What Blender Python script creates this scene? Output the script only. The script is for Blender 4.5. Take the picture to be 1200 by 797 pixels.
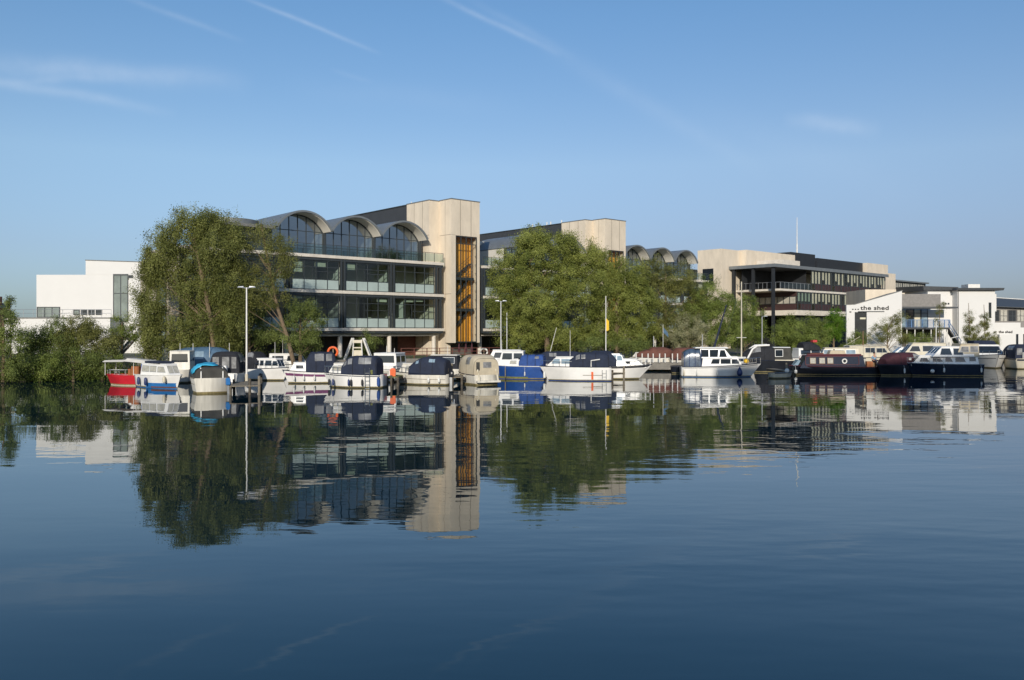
import bpy, bmesh, math, random
import numpy as np
from mathutils import Matrix, Vector

for _o in list(bpy.data.objects):
    bpy.data.objects.remove(_o)
random.seed(7)
rng = np.random.default_rng(11)
R = math.radians
SC = bpy.context.scene
COL = SC.collection

# ------------------------------------------------------------------ camera
CAMH = 4.1          # eye height above the water
FPX = 1000.0        # focal length in photo pixels (1200 wide)
HOR = 390.0         # horizon row in the photo
cam = bpy.data.objects.new('camera', bpy.data.cameras.new('camera'))
COL.objects.link(cam)
cam.location = (0, 0, CAMH)
cam.rotation_euler = (R(90), 0, 0)
cam.data.sensor_width = 36
cam.data.lens = 36 * FPX / 1200
cam.data.shift_y = (HOR - 398.5) / 1200
cam.data.clip_start = 0.1
cam.data.clip_end = 6000
SC.camera = cam

# ------------------------------------------------------------------ light
SUN_EL, SUN_AZ = 19.0, 5.0       # low morning sun, behind the camera and a little to its left
SUN_STRENGTH = 3.8
SKY_STRENGTH = 0.15
EXPOSURE = 0.0
sun = bpy.data.objects.new('sun', bpy.data.lights.new('sun', 'SUN'))
COL.objects.link(sun)
sun.data.energy = SUN_STRENGTH
sun.data.angle = R(0.5)
sun.data.color = (1.0, 0.92, 0.80)
to_sun = Vector((-math.sin(R(SUN_AZ)) * math.cos(R(SUN_EL)), -math.cos(R(SUN_AZ)) * math.cos(R(SUN_EL)), math.sin(R(SUN_EL))))
sun.rotation_euler = to_sun.to_track_quat('Z', 'Y').to_euler()
sun.location = (-20, -60, 60)

SC.view_settings.view_transform = 'Standard'
SC.view_settings.look = 'None'
SC.view_settings.exposure = EXPOSURE
SC.view_settings.gamma = 1
SC.view_settings.use_curve_mapping = False
SC.render.engine = 'CYCLES'
SC.cycles.max_bounces = 8
SC.cycles.transparent_max_bounces = 16
SC.cycles.caustics_reflective = False
SC.cycles.caustics_refractive = False

world = bpy.data.worlds.new('World')
SC.world = world
world.use_nodes = True
wn, wl_ = world.node_tree.nodes, world.node_tree.links
wn.clear()
def wmath(op, a, b=None, c=None, clamp=False):
    n = wn.new('ShaderNodeMath'); n.operation = op; n.use_clamp = clamp
    for i, s in enumerate((a, b, c)):
        if s is None: continue
        if isinstance(s, (int, float)): n.inputs[i].default_value = s
        else: wl_.new(s, n.inputs[i])
    return n.outputs[0]
w_out = wn.new('ShaderNodeOutputWorld')
w_bg = wn.new('ShaderNodeBackground')
w_bg.inputs['Strength'].default_value = SKY_STRENGTH
sky = wn.new('ShaderNodeTexSky')
sky.sky_type = 'NISHITA'
sky.sun_disc = False
sky.sun_elevation = R(SUN_EL)
sky.sun_rotation = R(180 + SUN_AZ)
sky.air_density = 1.0
sky.dust_density = 0.6
sky.ozone_density = 2.2
sky.altitude = 0
# thin cirrus and vapour trails: streaks laid along great circles of the sky
tc = wn.new('ShaderNodeTexCoord')
sep = wn.new('ShaderNodeSeparateXYZ')
wl_.new(tc.outputs['Generated'], sep.inputs[0])
dy = wmath('MAXIMUM', sep.outputs[1], 0.05)
su = wmath('DIVIDE', sep.outputs[0], dy)
sw = wmath('DIVIDE', sep.outputs[2], dy)
wnoise = wn.new('ShaderNodeTexNoise'); wnoise.inputs['Scale'].default_value = 14; wnoise.inputs['Detail'].default_value = 5
wl_.new(tc.outputs['Generated'], wnoise.inputs['Vector'])
wob = wmath('MULTIPLY', wmath('SUBTRACT', wnoise.outputs[0], 0.5), 0.012)
fine = wn.new('ShaderNodeTexNoise'); fine.inputs['Scale'].default_value = 60; fine.inputs['Detail'].default_value = 4
wl_.new(tc.outputs['Generated'], fine.inputs['Vector'])
patch = wmath('ADD', wmath('MULTIPLY', fine.outputs[0], 0.9), 0.45)
TRAILS = [  # (x1,y1)-(x2,y2), half width, strength, wobble
    (130, -10, 290, 50, 3.5, .10, .5), (270, -9, 450, 64, 2.6, .20, .25), (500, -11, 660, 66, 3.4, .17, .4),
    (545, -4, 680, 72, 5, .07, .5), (620, 42, 910, 212, 11, .065, .9), (-60, 68, 300, 99, 12, .20, 1.6), (-80, 80, 210, 133, 6, .17, 1.2), (-60, 88, 160, 96, 5, .10, 2.0),
    (915, 138, 1035, 156, 9, .17, 1.8), (780, 120, 1100, 235, 22, .03, 1.5), (385, 80, 440, 98, 3, .05, .4), (330, 100, 620, 128, 14, .035, 1.5)]
total = None
for x1, y1, x2, y2, hw, st, wb in TRAILS:
    ax, ay = (x1 - 600) / 1000, (HOR - y1) / 1000
    bx, by = (x2 - 600) / 1000, (HOR - y2) / 1000
    ln = math.hypot(bx - ax, by - ay); ex, ey = (bx - ax) / ln, (by - ay) / ln
    px_ = wmath('SUBTRACT', su, ax); py_ = wmath('SUBTRACT', sw, ay)
    s = wmath('ADD', wmath('MULTIPLY', px_, ex / ln), wmath('MULTIPLY', py_, ey / ln))
    dd = wmath('ADD', wmath('MULTIPLY', px_, -ey), wmath('MULTIPLY', py_, ex))
    dd = wmath('ADD', dd, wmath('MULTIPLY', wob, wb))
    q = wmath('DIVIDE', dd, hw / 1000)
    g = wmath('POWER', 2.718, wmath('MULTIPLY', wmath('MULTIPLY', q, q), -1))
    e = wmath('MULTIPLY', wmath('MULTIPLY', s, wmath('SUBTRACT', 1, s)), 4, clamp=False)
    e = wmath('MAXIMUM', e, 0)
    m = wmath('MULTIPLY', wmath('MULTIPLY', g, e), st)
    total = m if total is None else wmath('ADD', total, m)
total = wmath('MULTIPLY', wmath('MULTIPLY', total, patch), .95, clamp=True)
# the photograph's sky is a little less violet than the model's
wmix = wn.new('ShaderNodeMix'); wmix.data_type = 'RGBA'
# morning haze: the band above the horizon is bluer and duller than a clean sky's
tint = wn.new('ShaderNodeValToRGB'); wl_.new(wmath('MAXIMUM', sep.outputs[2], 0), tint.inputs[0])
cr = tint.color_ramp
cr.elements[0].position = 0; cr.elements[0].color = (.25, .30, .48, 1); cr.elements[1].position = 1; cr.elements[1].color = (.60, .78, .92, 1)
for p_, c_ in ((.093, (.465, .455, .58)), (.19, (.70, .685, .73)), (.35, (.63, .77, .865))):
    e_ = cr.elements.new(p_); e_.color = (*c_, 1)
tmul = wn.new('ShaderNodeMix'); tmul.data_type = 'RGBA'; tmul.blend_type = 'MULTIPLY'; tmul.inputs[0].default_value = 1
wl_.new(sky.outputs[0], tmul.inputs[6]); wl_.new(tint.outputs[0], tmul.inputs[7])
# clearer, paler air low down on the left (towards the open country)
lf = wn.new('ShaderNodeMapRange'); wl_.new(su, lf.inputs[0]); lf.interpolation_type = 'SMOOTHSTEP'
for i_, v_ in enumerate((.35, -.6, 0, 1)): lf.inputs[1 + i_].default_value = v_
lfac = wmath('MULTIPLY', lf.outputs[0], wmath('POWER', 2.718, wmath('MULTIPLY', wmath('MAXIMUM', sep.outputs[2], 0), -5.5)))
lmul = wn.new('ShaderNodeMix'); lmul.data_type = 'RGBA'; lmul.blend_type = 'MULTIPLY'; lmul.clamp_factor = True; wl_.new(lfac, lmul.inputs[0]); wl_.new(tmul.outputs[2], lmul.inputs[6]); lmul.inputs[7].default_value = (1.3, 1.45, 1.4, 1)
wl_.new(total, wmix.inputs[0]); wl_.new(lmul.outputs[2], wmix.inputs[6])
wmix.inputs[7].default_value = (5.0, 5.6, 6.4, 1)
wl_.new(wmix.outputs[2], w_bg.inputs[0])
wl_.new(w_bg.outputs[0], w_out.inputs[0])

# ------------------------------------------------------------------ helpers
def P(px, d): return ((px - 600) * d / FPX, d)
def Zp(py, d): return CAMH - (py - HOR) * d / FPX
def D(wl): return 1000 * CAMH / (wl - HOR)

class NT:
    def __init__(self, name):
        self.m = bpy.data.materials.new(name); self.m.use_nodes = True
        self.n, self.l = self.m.node_tree.nodes, self.m.node_tree.links
        self.b = self.n['Principled BSDF']; self.o = self.n['Material Output']
    def new(self, t, **kw):
        x = self.n.new(t)
        for k, v in kw.items():
            setattr(x, k, v)
        return x
def mat(name, col, rough=.6, metal=0, var=.12, scale=3.0, bump=0, dirt=0, spec=.5, streak=False):
    t = NT(name); b = t.b
    b.inputs['Roughness'].default_value = rough; b.inputs['Metallic'].default_value = metal
    b.inputs['Specular IOR Level'].default_value = spec
    tcn = t.new('ShaderNodeTexCoord'); src = tcn.outputs['Object']
    if streak:
        mp = t.new('ShaderNodeMapping'); mp.inputs['Scale'].default_value = (1, 1, .12 if streak is True else streak)
        t.l.new(src, mp.inputs[0]); src = mp.outputs[0]
    nz = t.new('ShaderNodeTexNoise'); nz.inputs['Scale'].default_value = scale; nz.inputs['Detail'].default_value = 6; nz.inputs['Roughness'].default_value = .65
    t.l.new(src, nz.inputs['Vector'])
    rp = t.new('ShaderNodeValToRGB')
    lo = [max(0, c * (1 - var - dirt)) for c in col]; hi = [min(1, c * (1 + var)) for c in col]
    rp.color_ramp.elements[0].position = .3; rp.color_ramp.elements[0].color = (*lo, 1)
    rp.color_ramp.elements[1].position = .68; rp.color_ramp.elements[1].color = (*hi, 1)
    t.l.new(nz.outputs[0], rp.inputs[0]); t.l.new(rp.outputs[0], b.inputs['Base Color'])
    if bump:
        bp = t.new('ShaderNodeBump'); bp.inputs['Strength'].default_value = bump; bp.inputs['Distance'].default_value = .03
        n2 = t.new('ShaderNodeTexNoise'); n2.inputs['Scale'].default_value = scale * 6; n2.inputs['Detail'].default_value = 4
        t.l.new(tcn.outputs['Object'], n2.inputs['Vector'])
        t.l.new(n2.outputs[0], bp.inputs['Height']); t.l.new(bp.outputs[0], b.inputs['Normal'])
    return t.m
def glass(name, tint, refl=(.9, .95, 1), base=.06, rough=.02):
    t = NT(name); t.n.remove(t.b)
    tr = t.new('ShaderNodeBsdfTransparent'); tr.inputs[0].default_value = (*tint, 1)
    gl = t.new('ShaderNodeBsdfGlossy'); gl.inputs[0].default_value = (*refl, 1); gl.inputs['Roughness'].default_value = rough
    fr = t.new('ShaderNodeLayerWeight'); fr.inputs[0].default_value = .5
    pw = t.new('ShaderNodeMath', operation='POWER'); pw.inputs[1].default_value = 4.5; t.l.new(fr.outputs['Facing'], pw.inputs[0])
    ad = t.new('ShaderNodeMath', operation='ADD', use_clamp=True); ad.inputs[1].default_value = base
    mx = t.new('ShaderNodeMixShader')
    # faintly uneven panes
    nz = t.new('ShaderNodeTexNoise'); nz.inputs['Scale'].default_value = .8
    bp = t.new('ShaderNodeBump'); bp.inputs['Strength'].default_value = .12; bp.inputs['Distance'].default_value = .02
    tcn = t.new('ShaderNodeTexCoord'); t.l.new(tcn.outputs['Object'], nz.inputs['Vector'])
    t.l.new(nz.outputs[0], bp.inputs['Height']); t.l.new(bp.outputs[0], gl.inputs['Normal'])
    t.l.new(pw.outputs[0], ad.inputs[0]); t.l.new(ad.outputs[0], mx.inputs[0]); t.l.new(tr.outputs[0], mx.inputs[1]); t.l.new(gl.outputs[0], mx.inputs[2])
    t.l.new(mx.outputs[0], t.o.inputs[0])
    return t.m

M = {}
M['white_gel'] = mat('white_gelcoat', (.82, .80, .76), .28, var=.04, scale=1.2, dirt=.05)
M['old_white'] = mat('weathered_white_paint', (.74, .70, .61), .5, var=.07, scale=2.5, dirt=.2, streak=True)
M['cream'] = mat('cream_gelcoat', (.62, .56, .43), .4, var=.07, scale=1.5, dirt=.1)
M['navy_hull'] = mat('navy_hull_paint', (.012, .018, .035), .25, var=.2)
M['black_hull'] = mat('black_hull_paint', (.012, .014, .02), .3, var=.3)
M['blue_hull'] = mat('blue_hull_paint', (.02, .07, .26), .3, var=.15)
M['mid_blue'] = mat('mid_blue_paint', (.03, .16, .42), .35, var=.12)
M['red_hull'] = mat('red_hull_paint', (.5, .02, .03), .3, var=.12)
M['maroon'] = mat('maroon_paint', (.10, .022, .025), .35, var=.2)
M['purple'] = mat('purple_band', (.18, .06, .14), .4, var=.15)
M['antifoul'] = mat('dark_antifouling', (.05, .05, .035), .7, var=.4, scale=5)
M['scum'] = mat('waterline_scum', (.22, .18, .08), .8, var=.4, scale=6)
M['navy_canvas'] = mat('navy_canvas', (.015, .022, .045), .85, var=.25, scale=2.5, bump=.3)
M['blue_canvas'] = mat('blue_canvas', (.025, .07, .24), .85, var=.2, scale=2.5, bump=.3)
M['dark_canvas'] = mat('dark_grey_canvas', (.055, .053, .047), .9, var=.25, scale=2.2, bump=.4)
M['black_canvas'] = mat('black_canvas', (.016, .017, .022), .85, var=.3, scale=3, bump=.3)
M['beige_canvas'] = mat('beige_canvas', (.5, .43, .31), .85, var=.12, scale=2, bump=.4)
M['white_canvas'] = mat('off_white_canvas', (.66, .62, .54), .85, var=.1, scale=2, bump=.3)
M['maroon_canvas'] = mat('maroon_canvas', (.055, .014, .022), .85, var=.25, scale=3, bump=.3)
M['rust_canvas'] = mat('rust_canvas', (.13, .05, .035), .85, var=.25, scale=2, bump=.4)
M['cyan_tarp'] = mat('cyan_tarpaulin', (.05, .42, .66), .5, var=.15, scale=3, bump=.4)
M['blue_tarp'] = mat('faded_blue_tarpaulin', (.07, .13, .2), .6, var=.3, scale=2, bump=.4)
M['pane'] = mat('dark_boat_glass', (.018, .024, .03), .06, var=.2, scale=1.2, spec=.8)
M['blue_vinyl'] = mat('tinted_blue_vinyl', (.055, .085, .13), .25, var=.45, scale=1.6, bump=.2)
M['curtain'] = mat('curtained_pane', (.42, .4, .34), .25, var=.25, scale=5, streak=False)
M['grey_pane'] = mat('grey_green_glazing', (.19, .22, .20), .12, var=.35, scale=.35)
M['painted_opening_shade'] = mat('painted_opening_shade', (.02, .022, .022), .4, var=.3)  # the unlit inside of the doorway, put into colour
M['pale_pane'] = mat('pale_blue_pane', (.22, .3, .36), .1, var=.3, scale=2)
M['vinyl'] = mat('clear_vinyl', (.2, .2, .2), .18, var=.55, scale=1.8, bump=.2)
M['steel'] = mat('stainless_steel', (.62, .62, .6), .25, metal=1, var=.08)
M['alu'] = mat('grey_aluminium', (.42, .43, .44), .4, metal=.6, var=.1)
M['rubber'] = mat('black_rubber', (.02, .02, .022), .6, var=.3)
M['fender_blue'] = mat('blue_fender', (.02, .035, .12), .4, var=.2)
M['fender_white'] = mat('white_fender', (.68, .67, .62), .45, var=.12)
M['orange'] = mat('orange_plastic', (.75, .13, .03), .5, var=.12)
M['yellow'] = mat('yellow_cloth', (.8, .5, .03), .7, var=.12)
M['flag_red'] = mat('red_cloth', (.5, .05, .05), .8, var=.2)
M['teak'] = mat('weathered_teak', (.22, .13, .065), .6, var=.3, scale=5, streak=True)
M['varnish'] = mat('orange_brown_wood', (.3, .11, .04), .4, var=.3, scale=4, streak=True)
M['timber'] = mat('grey_dock_timber', (.2, .17, .125), .85, var=.35, scale=5, bump=.4)
M['pile'] = mat('wet_timber_pile', (.09, .075, .055), .8, var=.4, scale=4, bump=.4)
M['moss'] = mat('mossy_plank', (.16, .17, .05), .9, var=.35, scale=5, bump=.3)
M['stone'] = mat('buff_concrete_panel', (.70, .605, .475), .8, var=.07, scale=.8, dirt=.08, bump=.15, streak=.4)
M['stone_joint'] = mat('panel_joint', (.2, .16, .12), .9)
M['slab'] = mat('pale_precast', (.68, .62, .53), .75, var=.1, scale=1.5, dirt=.06)
M['zinc'] = mat('grey_zinc', (.22, .235, .24), .45, metal=.35, var=.12, scale=1.2)
M['soffit'] = mat('white_soffit', (.74, .70, .62), .6, var=.05)
M['dark_clad'] = mat('dark_grey_cladding', (.045, .048, .053), .6, var=.12, scale=.8)
M['black_clad_and_shade'] = mat('black_cladding_and_shade', (.02, .022, .025), .6, var=.15, scale=.8)  # real plant cladding, also shade under the canopy put into wall colour
M['frame'] = mat('dark_window_frame', (.05, .058, .062), .45, metal=.2, var=.12)
M['frost'] = mat('frosted_green_glass', (.40, .48, .45), .15, var=.08, scale=.7, spec=.6)
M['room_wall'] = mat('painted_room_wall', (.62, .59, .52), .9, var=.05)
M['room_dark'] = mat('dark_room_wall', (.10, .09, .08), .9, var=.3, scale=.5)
M['carpet'] = mat('room_floor', (.16, .15, .14), .9, var=.2)
M['maroon_clad'] = mat('dark_maroon_panel', (.055, .028, .027), .5, var=.2, scale=1)
M['brown_panel'] = mat('brown_panel', (.13, .045, .03), .6, var=.2)
M['orange_wall'] = mat('orange_timber_wall', (.82, .38, .05), .6, var=.12, scale=1.2)
M['render_white'] = mat('white_render', (.68, .665, .635), .85, var=.012, scale=.5, dirt=.02, bump=.1)
M['grey_board'] = mat('grey_boarding', (.23, .215, .2), .8, var=.15, scale=3)
M['dark_roof'] = mat('dark_metal_roof', (.075, .08, .085), .55, metal=.2, var=.15)
M['lead'] = mat('grey_flat_roof', (.17, .17, .16), .7, var=.2)
M['blue_rail'] = mat('blue_railing_paint', (.10, .2, .38), .5, var=.1)
M['cream_panel'] = mat('cream_blind', (.6, .56, .42), .7, var=.18, scale=.6)
M['white_metal'] = mat('white_painted_steel', (.72, .70, .65), .4, var=.06)
M['grey_steel'] = mat('galvanised_steel', (.3, .31, .31), .5, metal=.5, var=.15)
M['skin'] = mat('skin', (.5, .28, .19), .55, var=.06)
M['shirt'] = mat('pale_blue_shirt', (.2, .34, .46), .85, var=.1, scale=6)
M['trousers'] = mat('dark_trousers', (.035, .04, .06), .9, var=.15)
M['hair'] = mat('dark_hair', (.03, .02, .015), .7, var=.2)
M['sign_black'] = mat('black_sign_letters', (.012, .012, .014), .5, var=.1)
M['glass'] = glass('green_tinted_glazing', (.62, .74, .72), base=.07)
M['glass_blue'] = glass('blue_tinted_glazing', (.55, .64, .7), base=.36)
M['glass_clear'] = glass('clear_glazing', (.88, .9, .88), base=.02)
M['bark'] = mat('tree_bark', (.16, .115, .07), .9, var=.3, scale=5, bump=.5)

# ---- mesh builder
class MB:
    def __init__(self): self.v = []; self.f = []; self.mi = []
    def add(self, vs, fs, m=0):
        o = len(self.v); self.v += [tuple(p) for p in vs]
        for f in fs: self.f.append([o + i for i in f]); self.mi.append(m)
    def box(self, x0, x1, y0, y1, z0, z1, m=0):
        self.add([(x0, y0, z0), (x1, y0, z0), (x1, y1, z0), (x0, y1, z0), (x0, y0, z1), (x1, y0, z1), (x1, y1, z1), (x0, y1, z1)],
                 [(0, 3, 2, 1), (4, 5, 6, 7), (0, 1, 5, 4), (1, 2, 6, 5), (2, 3, 7, 6), (3, 0, 4, 7)], m)
    def hexa(self, pts, m=0):   # 4 bottom, 4 top
        self.add(pts, [(0, 3, 2, 1), (4, 5, 6, 7), (0, 1, 5, 4), (1, 2, 6, 5), (2, 3, 7, 6), (3, 0, 4, 7)], m)
    def loft(self, rings, m=0, closed=True, caps=True):
        n = len(rings[0]); o = len(self.v)
        for r in rings: self.v += [tuple(p) for p in r]
        k = n if closed else n - 1
        for i in range(len(rings) - 1):
            for j in range(k):
                a = o + i * n + j; b = o + i * n + (j + 1) % n
                self.f.append([a, b, b + n, a + n]); self.mi.append(m)
        if caps:
            self.f.append([o + j for j in range(n)]); self.mi.append(m)
            self.f.append([o + (len(rings) - 1) * n + j for j in range(n)]); self.mi.append(m)
    def tube(self, pts, r, n=6, m=0):
        pts = [Vector(p) for p in pts]; rings = []
        rs = r if isinstance(r, (list, tuple)) else [r] * len(pts)
        for i, p in enumerate(pts):
            t = (pts[min(i + 1, len(pts) - 1)] - pts[max(i - 1, 0)]).normalized()
            a = Vector((0, 0, 1)) if abs(t.z) < .9 else Vector((1, 0, 0))
            e1 = t.cross(a).normalized(); e2 = t.cross(e1)
            rings.append([p + (e1 * math.cos(2 * math.pi * k / n) + e2 * math.sin(2 * math.pi * k / n)) * rs[i] for k in range(n)])
        self.loft(rings, m)
    def prism(self, poly, y0, y1, m=0):      # (x,z) polygon along y
        self.loft([[(x, y0, z) for x, z in poly], [(x, y1, z) for x, z in poly]], m)
    def slabpoly(self, poly, z0, z1, m=0):   # (x,y) polygon along z
        self.loft([[(x, y, z0) for x, y in poly], [(x, y, z1) for x, y in poly]], m)
    def panel(self, pts, away, off=.006, th=.02, m=0):
        pts = [Vector(p) for p in pts]; c = sum(pts, Vector()) / len(pts)
        n = Vector()
        for i in range(len(pts)):
            n += (pts[i] - c).cross(pts[(i + 1) % len(pts)] - c)
        n.normalize()
        if n.dot(c - Vector(away)) < 0: n = -n
        self.loft([[p + n * (off - th) for p in pts], [p + n * off for p in pts]], m)
    def sphere(self, c, r, sx=1, sy=1, sz=1, n=10, m=0):
        rings = []
        for i in range(1, n):
            a = math.pi * i / n
            rings.append([(c[0] + r * sx * math.sin(a) * math.cos(2 * math.pi * j / n), c[1] + r * sy * math.sin(a) * math.sin(2 * math.pi * j / n), c[2] + r * sz * math.cos(a)) for j in range(n)])
        self.loft(rings, m)
    def build(self, name, mats, parent=None, smooth=False, fix=True):
        me = bpy.data.meshes.new(name); me.from_pydata(self.v, [], self.f)
        if not isinstance(mats, (list, tuple)): mats = [mats]
        for x in mats: me.materials.append(M[x] if isinstance(x, str) else x)
        me.polygons.foreach_set('material_index', self.mi)
        if fix:
            bm = bmesh.new(); bm.from_mesh(me); bmesh.ops.recalc_face_normals(bm, faces=bm.faces); bm.to_mesh(me); bm.free()
        if smooth:
            me.shade_smooth(); me.set_sharp_from_angle(angle=R(38))
        o = bpy.data.objects.new(name, me); COL.objects.link(o)
        if parent: o.parent = parent
        return o
def tag(o, label=None, cat=None, group=None, kind=None):
    for k, v in (('label', label), ('category', cat), ('group', group), ('kind', kind)):
        if v: o[k] = v
    return o
def thing(name, label, cat, loc=(0, 0, 0), rz=0, group=None):
    o = bpy.data.objects.new(name, None); COL.objects.link(o); o.empty_display_size = .2
    o.location = loc; o.rotation_euler = (0, 0, rz)
    return tag(o, label, cat, group)
def copy_tree(o, parent=None):
    c = o.copy(); COL.objects.link(c)
    if parent: c.parent = parent
    for ch in list(o.children): copy_tree(ch, c)
    return c
def one(mb, name, mats, label, cat, group=None, loc=None, rz=0, smooth=False):
    o = mb.build(name, mats, None, smooth); tag(o, label, cat, group)
    if loc: o.location = loc; o.rotation_euler = (0, 0, rz)
    return o

# ------------------------------------------------------------------ setting
GZ = 1.3
SHORE = [(-400, 55), (-75, 66), (-43, 71.5), (-33, 78), (-21.5, 84), (-9, 91), (2, 92.5), (20, 92.5), (32, 97), (48, 104), (64, 111), (160, 150), (400, 230)]
def shore_y(x):
    for (x0, y0), (x1, y1) in zip(SHORE, SHORE[1:]):
        if x0 <= x <= x1: return y0 + (y1 - y0) * (x - x0) / (x1 - x0)
    return 90
t = NT('ground_cover')
tcn = t.new('ShaderNodeTexCoord'); n1 = t.new('ShaderNodeTexNoise'); n1.inputs['Scale'].default_value = .15; n1.inputs['Detail'].default_value = 8
t.l.new(tcn.outputs['Object'], n1.inputs['Vector'])
rp = t.new('ShaderNodeValToRGB'); rp.color_ramp.elements[0].position = .42; rp.color_ramp.elements[0].color = (.035, .055, .015, 1)
rp.color_ramp.elements[1].position = .6; rp.color_ramp.elements[1].color = (.16, .14, .11, 1)
t.l.new(n1.outputs[0], rp.inputs[0]); t.l.new(rp.outputs[0], t.b.inputs['Base Color']); t.b.inputs['Roughness'].default_value = .95
M['ground'] = t.m
mb = MB()
top = [(x, y, GZ) for x, y in SHORE] + [(4000, 1200, GZ), (4000, 5000, GZ), (-4000, 5000, GZ), (-4000, 40, GZ)]
mb.add(top, [list(range(len(top)))])
tag(mb.build('ground', 'ground'), kind='structure')
mb = MB()
for (x0, y0), (x1, y1) in zip(SHORE, SHORE[1:]):
    mb.hexa([(x0, y0 - .02, -1.5), (x1, y1 - .02, -1.5), (x1, y1 + .5, -1.5), (x0, y0 + .5, -1.5), (x0, y0 - .02, GZ + .06), (x1, y1 - .02, GZ + .06), (x1, y1 + .5, GZ + .06), (x0, y0 + .5, GZ + .06)])
M['quay'] = mat('quay_stone', (.2, .185, .16), .9, var=.3, scale=1.5, bump=.5)
tag(mb.build('quay', 'quay'), kind='structure')
mb = MB(); mb.add([(-4000, -6, GZ), (4000, -6, GZ), (4000, -4000, GZ), (-4000, -4000, GZ)], [[0, 1, 2, 3]]); mb.box(-4000, 4000, -6.5, -6, -1.5, GZ - .004)
tag(mb.build('near_bank', 'ground'), kind='structure')

# water
t = NT('calm_water'); b = t.b
b.inputs['Base Color'].default_value = (.001, .017, .029, 1); b.inputs['Roughness'].default_value = .0
b.inputs['IOR'].default_value = 1.41; b.inputs['Specular IOR Level'].default_value = .55; b.inputs['Specular Tint'].default_value = (.3, .92, 1, 1)
geo = t.new('ShaderNodeNewGeometry')
def tnoise(scale, mapsc, detail=2, rot=0):
    mp = t.new('ShaderNodeMapping'); mp.inputs['Scale'].default_value = mapsc; mp.inputs['Rotation'].default_value = (0, 0, rot)
    t.l.new(geo.outputs['Position'], mp.inputs[0])
    n = t.new('ShaderNodeTexNoise'); n.inputs['Scale'].default_value = scale; n.inputs['Detail'].default_value = detail; n.inputs['Roughness'].default_value = .5
    t.l.new(mp.outputs[0], n.inputs['Vector']); return n.outputs[0]
def tm(op, a, c=None, cl=False):
    n = t.new('ShaderNodeMath', operation=op, use_clamp=cl)
    for i, s in enumerate((a, c)):
        if s is None: continue
        if isinstance(s, (int, float)): n.inputs[i].default_value = s
        else: t.l.new(s, n.inputs[i])
    return n.outputs[0]
sp = t.new('ShaderNodeSeparateXYZ'); t.l.new(geo.outputs['Position'], sp.inputs[0])
n_sw = tnoise(.16, (.45, 1, 1), 1, R(8)); n_md = tnoise(.75, (.35, 1, 1), 2, R(-6)); n_fn = tnoise(2.6, (.45, 1, 1), 2, R(12)); n_pt = tnoise(.035, (.6, 1.4, 1), 3)
ptch = t.new('ShaderNodeMapRange'); t.l.new(n_pt, ptch.inputs[0]); ptch.inputs[1].default_value = .42; ptch.inputs[2].default_value = .62; ptch.inputs[3].default_value = .15; ptch.inputs[4].default_value = 1.15
# a breeze ruffles the right-hand side of the pool
rgt = t.new('ShaderNodeMapRange'); t.l.new(sp.outputs[0], rgt.inputs[0]); rgt.inputs[1].default_value = 4; rgt.inputs[2].default_value = 30; rgt.inputs[3].default_value = .8; rgt.inputs[4].default_value = 2.0
nr = t.new('ShaderNodeMapRange'); t.l.new(sp.outputs[1], nr.inputs[0]); nr.inputs[1].default_value = 12; nr.inputs[2].default_value = 40; nr.inputs[3].default_value = 1.6; nr.inputs[4].default_value = 1.0
amp = tm('MULTIPLY', tm('MULTIPLY', ptch.outputs[0], rgt.outputs[0]), nr.outputs[0])
W_SW, W_MD, W_FN = .034, .016, .0030
hgt = tm('ADD', tm('MULTIPLY', n_sw, W_SW), tm('MULTIPLY', amp, tm('ADD', tm('MULTIPLY', n_md, W_MD), tm('MULTIPLY', n_fn, W_FN))))
bp = t.new('ShaderNodeBump'); bp.inputs['Strength'].default_value = 1; bp.inputs['Distance'].default_value = 1
t.l.new(hgt, bp.inputs['Height']); t.l.new(bp.outputs[0], b.inputs['Normal'])
M['water'] = t.m
mb = MB(); mb.add([(-900, -6, 0), (900, -6, 0), (900, 400, 0), (-900, 400, 0)], [[0, 1, 2, 3]])
tag(mb.build('water', 'water'), kind='structure')

# the tall block on the near bank, behind the camera: its shadow lies over the boats on the right
_back = 1.2 + 88 * math.tan(R(SUN_AZ))
hb_ = 2.0 + 88 / math.cos(R(SUN_AZ)) * math.tan(R(SUN_EL))
r0 = thing('apartment_block', 'tall pale stone waterfront block on the near bank with rows of windows', 'building', (20.0 - _back, -8, GZ))
mb = MB(); mb.hexa([(0, -16, 0), (27, -16, 0), (27, 0, 0), (0, 0, 0), (0, -16, hb_ - GZ - 1.6), (27, -16, hb_ - GZ + .5), (27, 0, hb_ - GZ + .5), (0, 0, hb_ - GZ - 1.6)])
mb.build('wall', 'stone', r0)
for i in range(7):
    for j in range(int((hb_ - 5) / 3.6)):
        w = MB(); w.box(1.5 + i * 3.6, 3.5 + i * 3.6, .01, .06, 1.2 + j * 3.6, 3 + j * 3.6); w.build('window', 'pane', r0)
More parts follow.
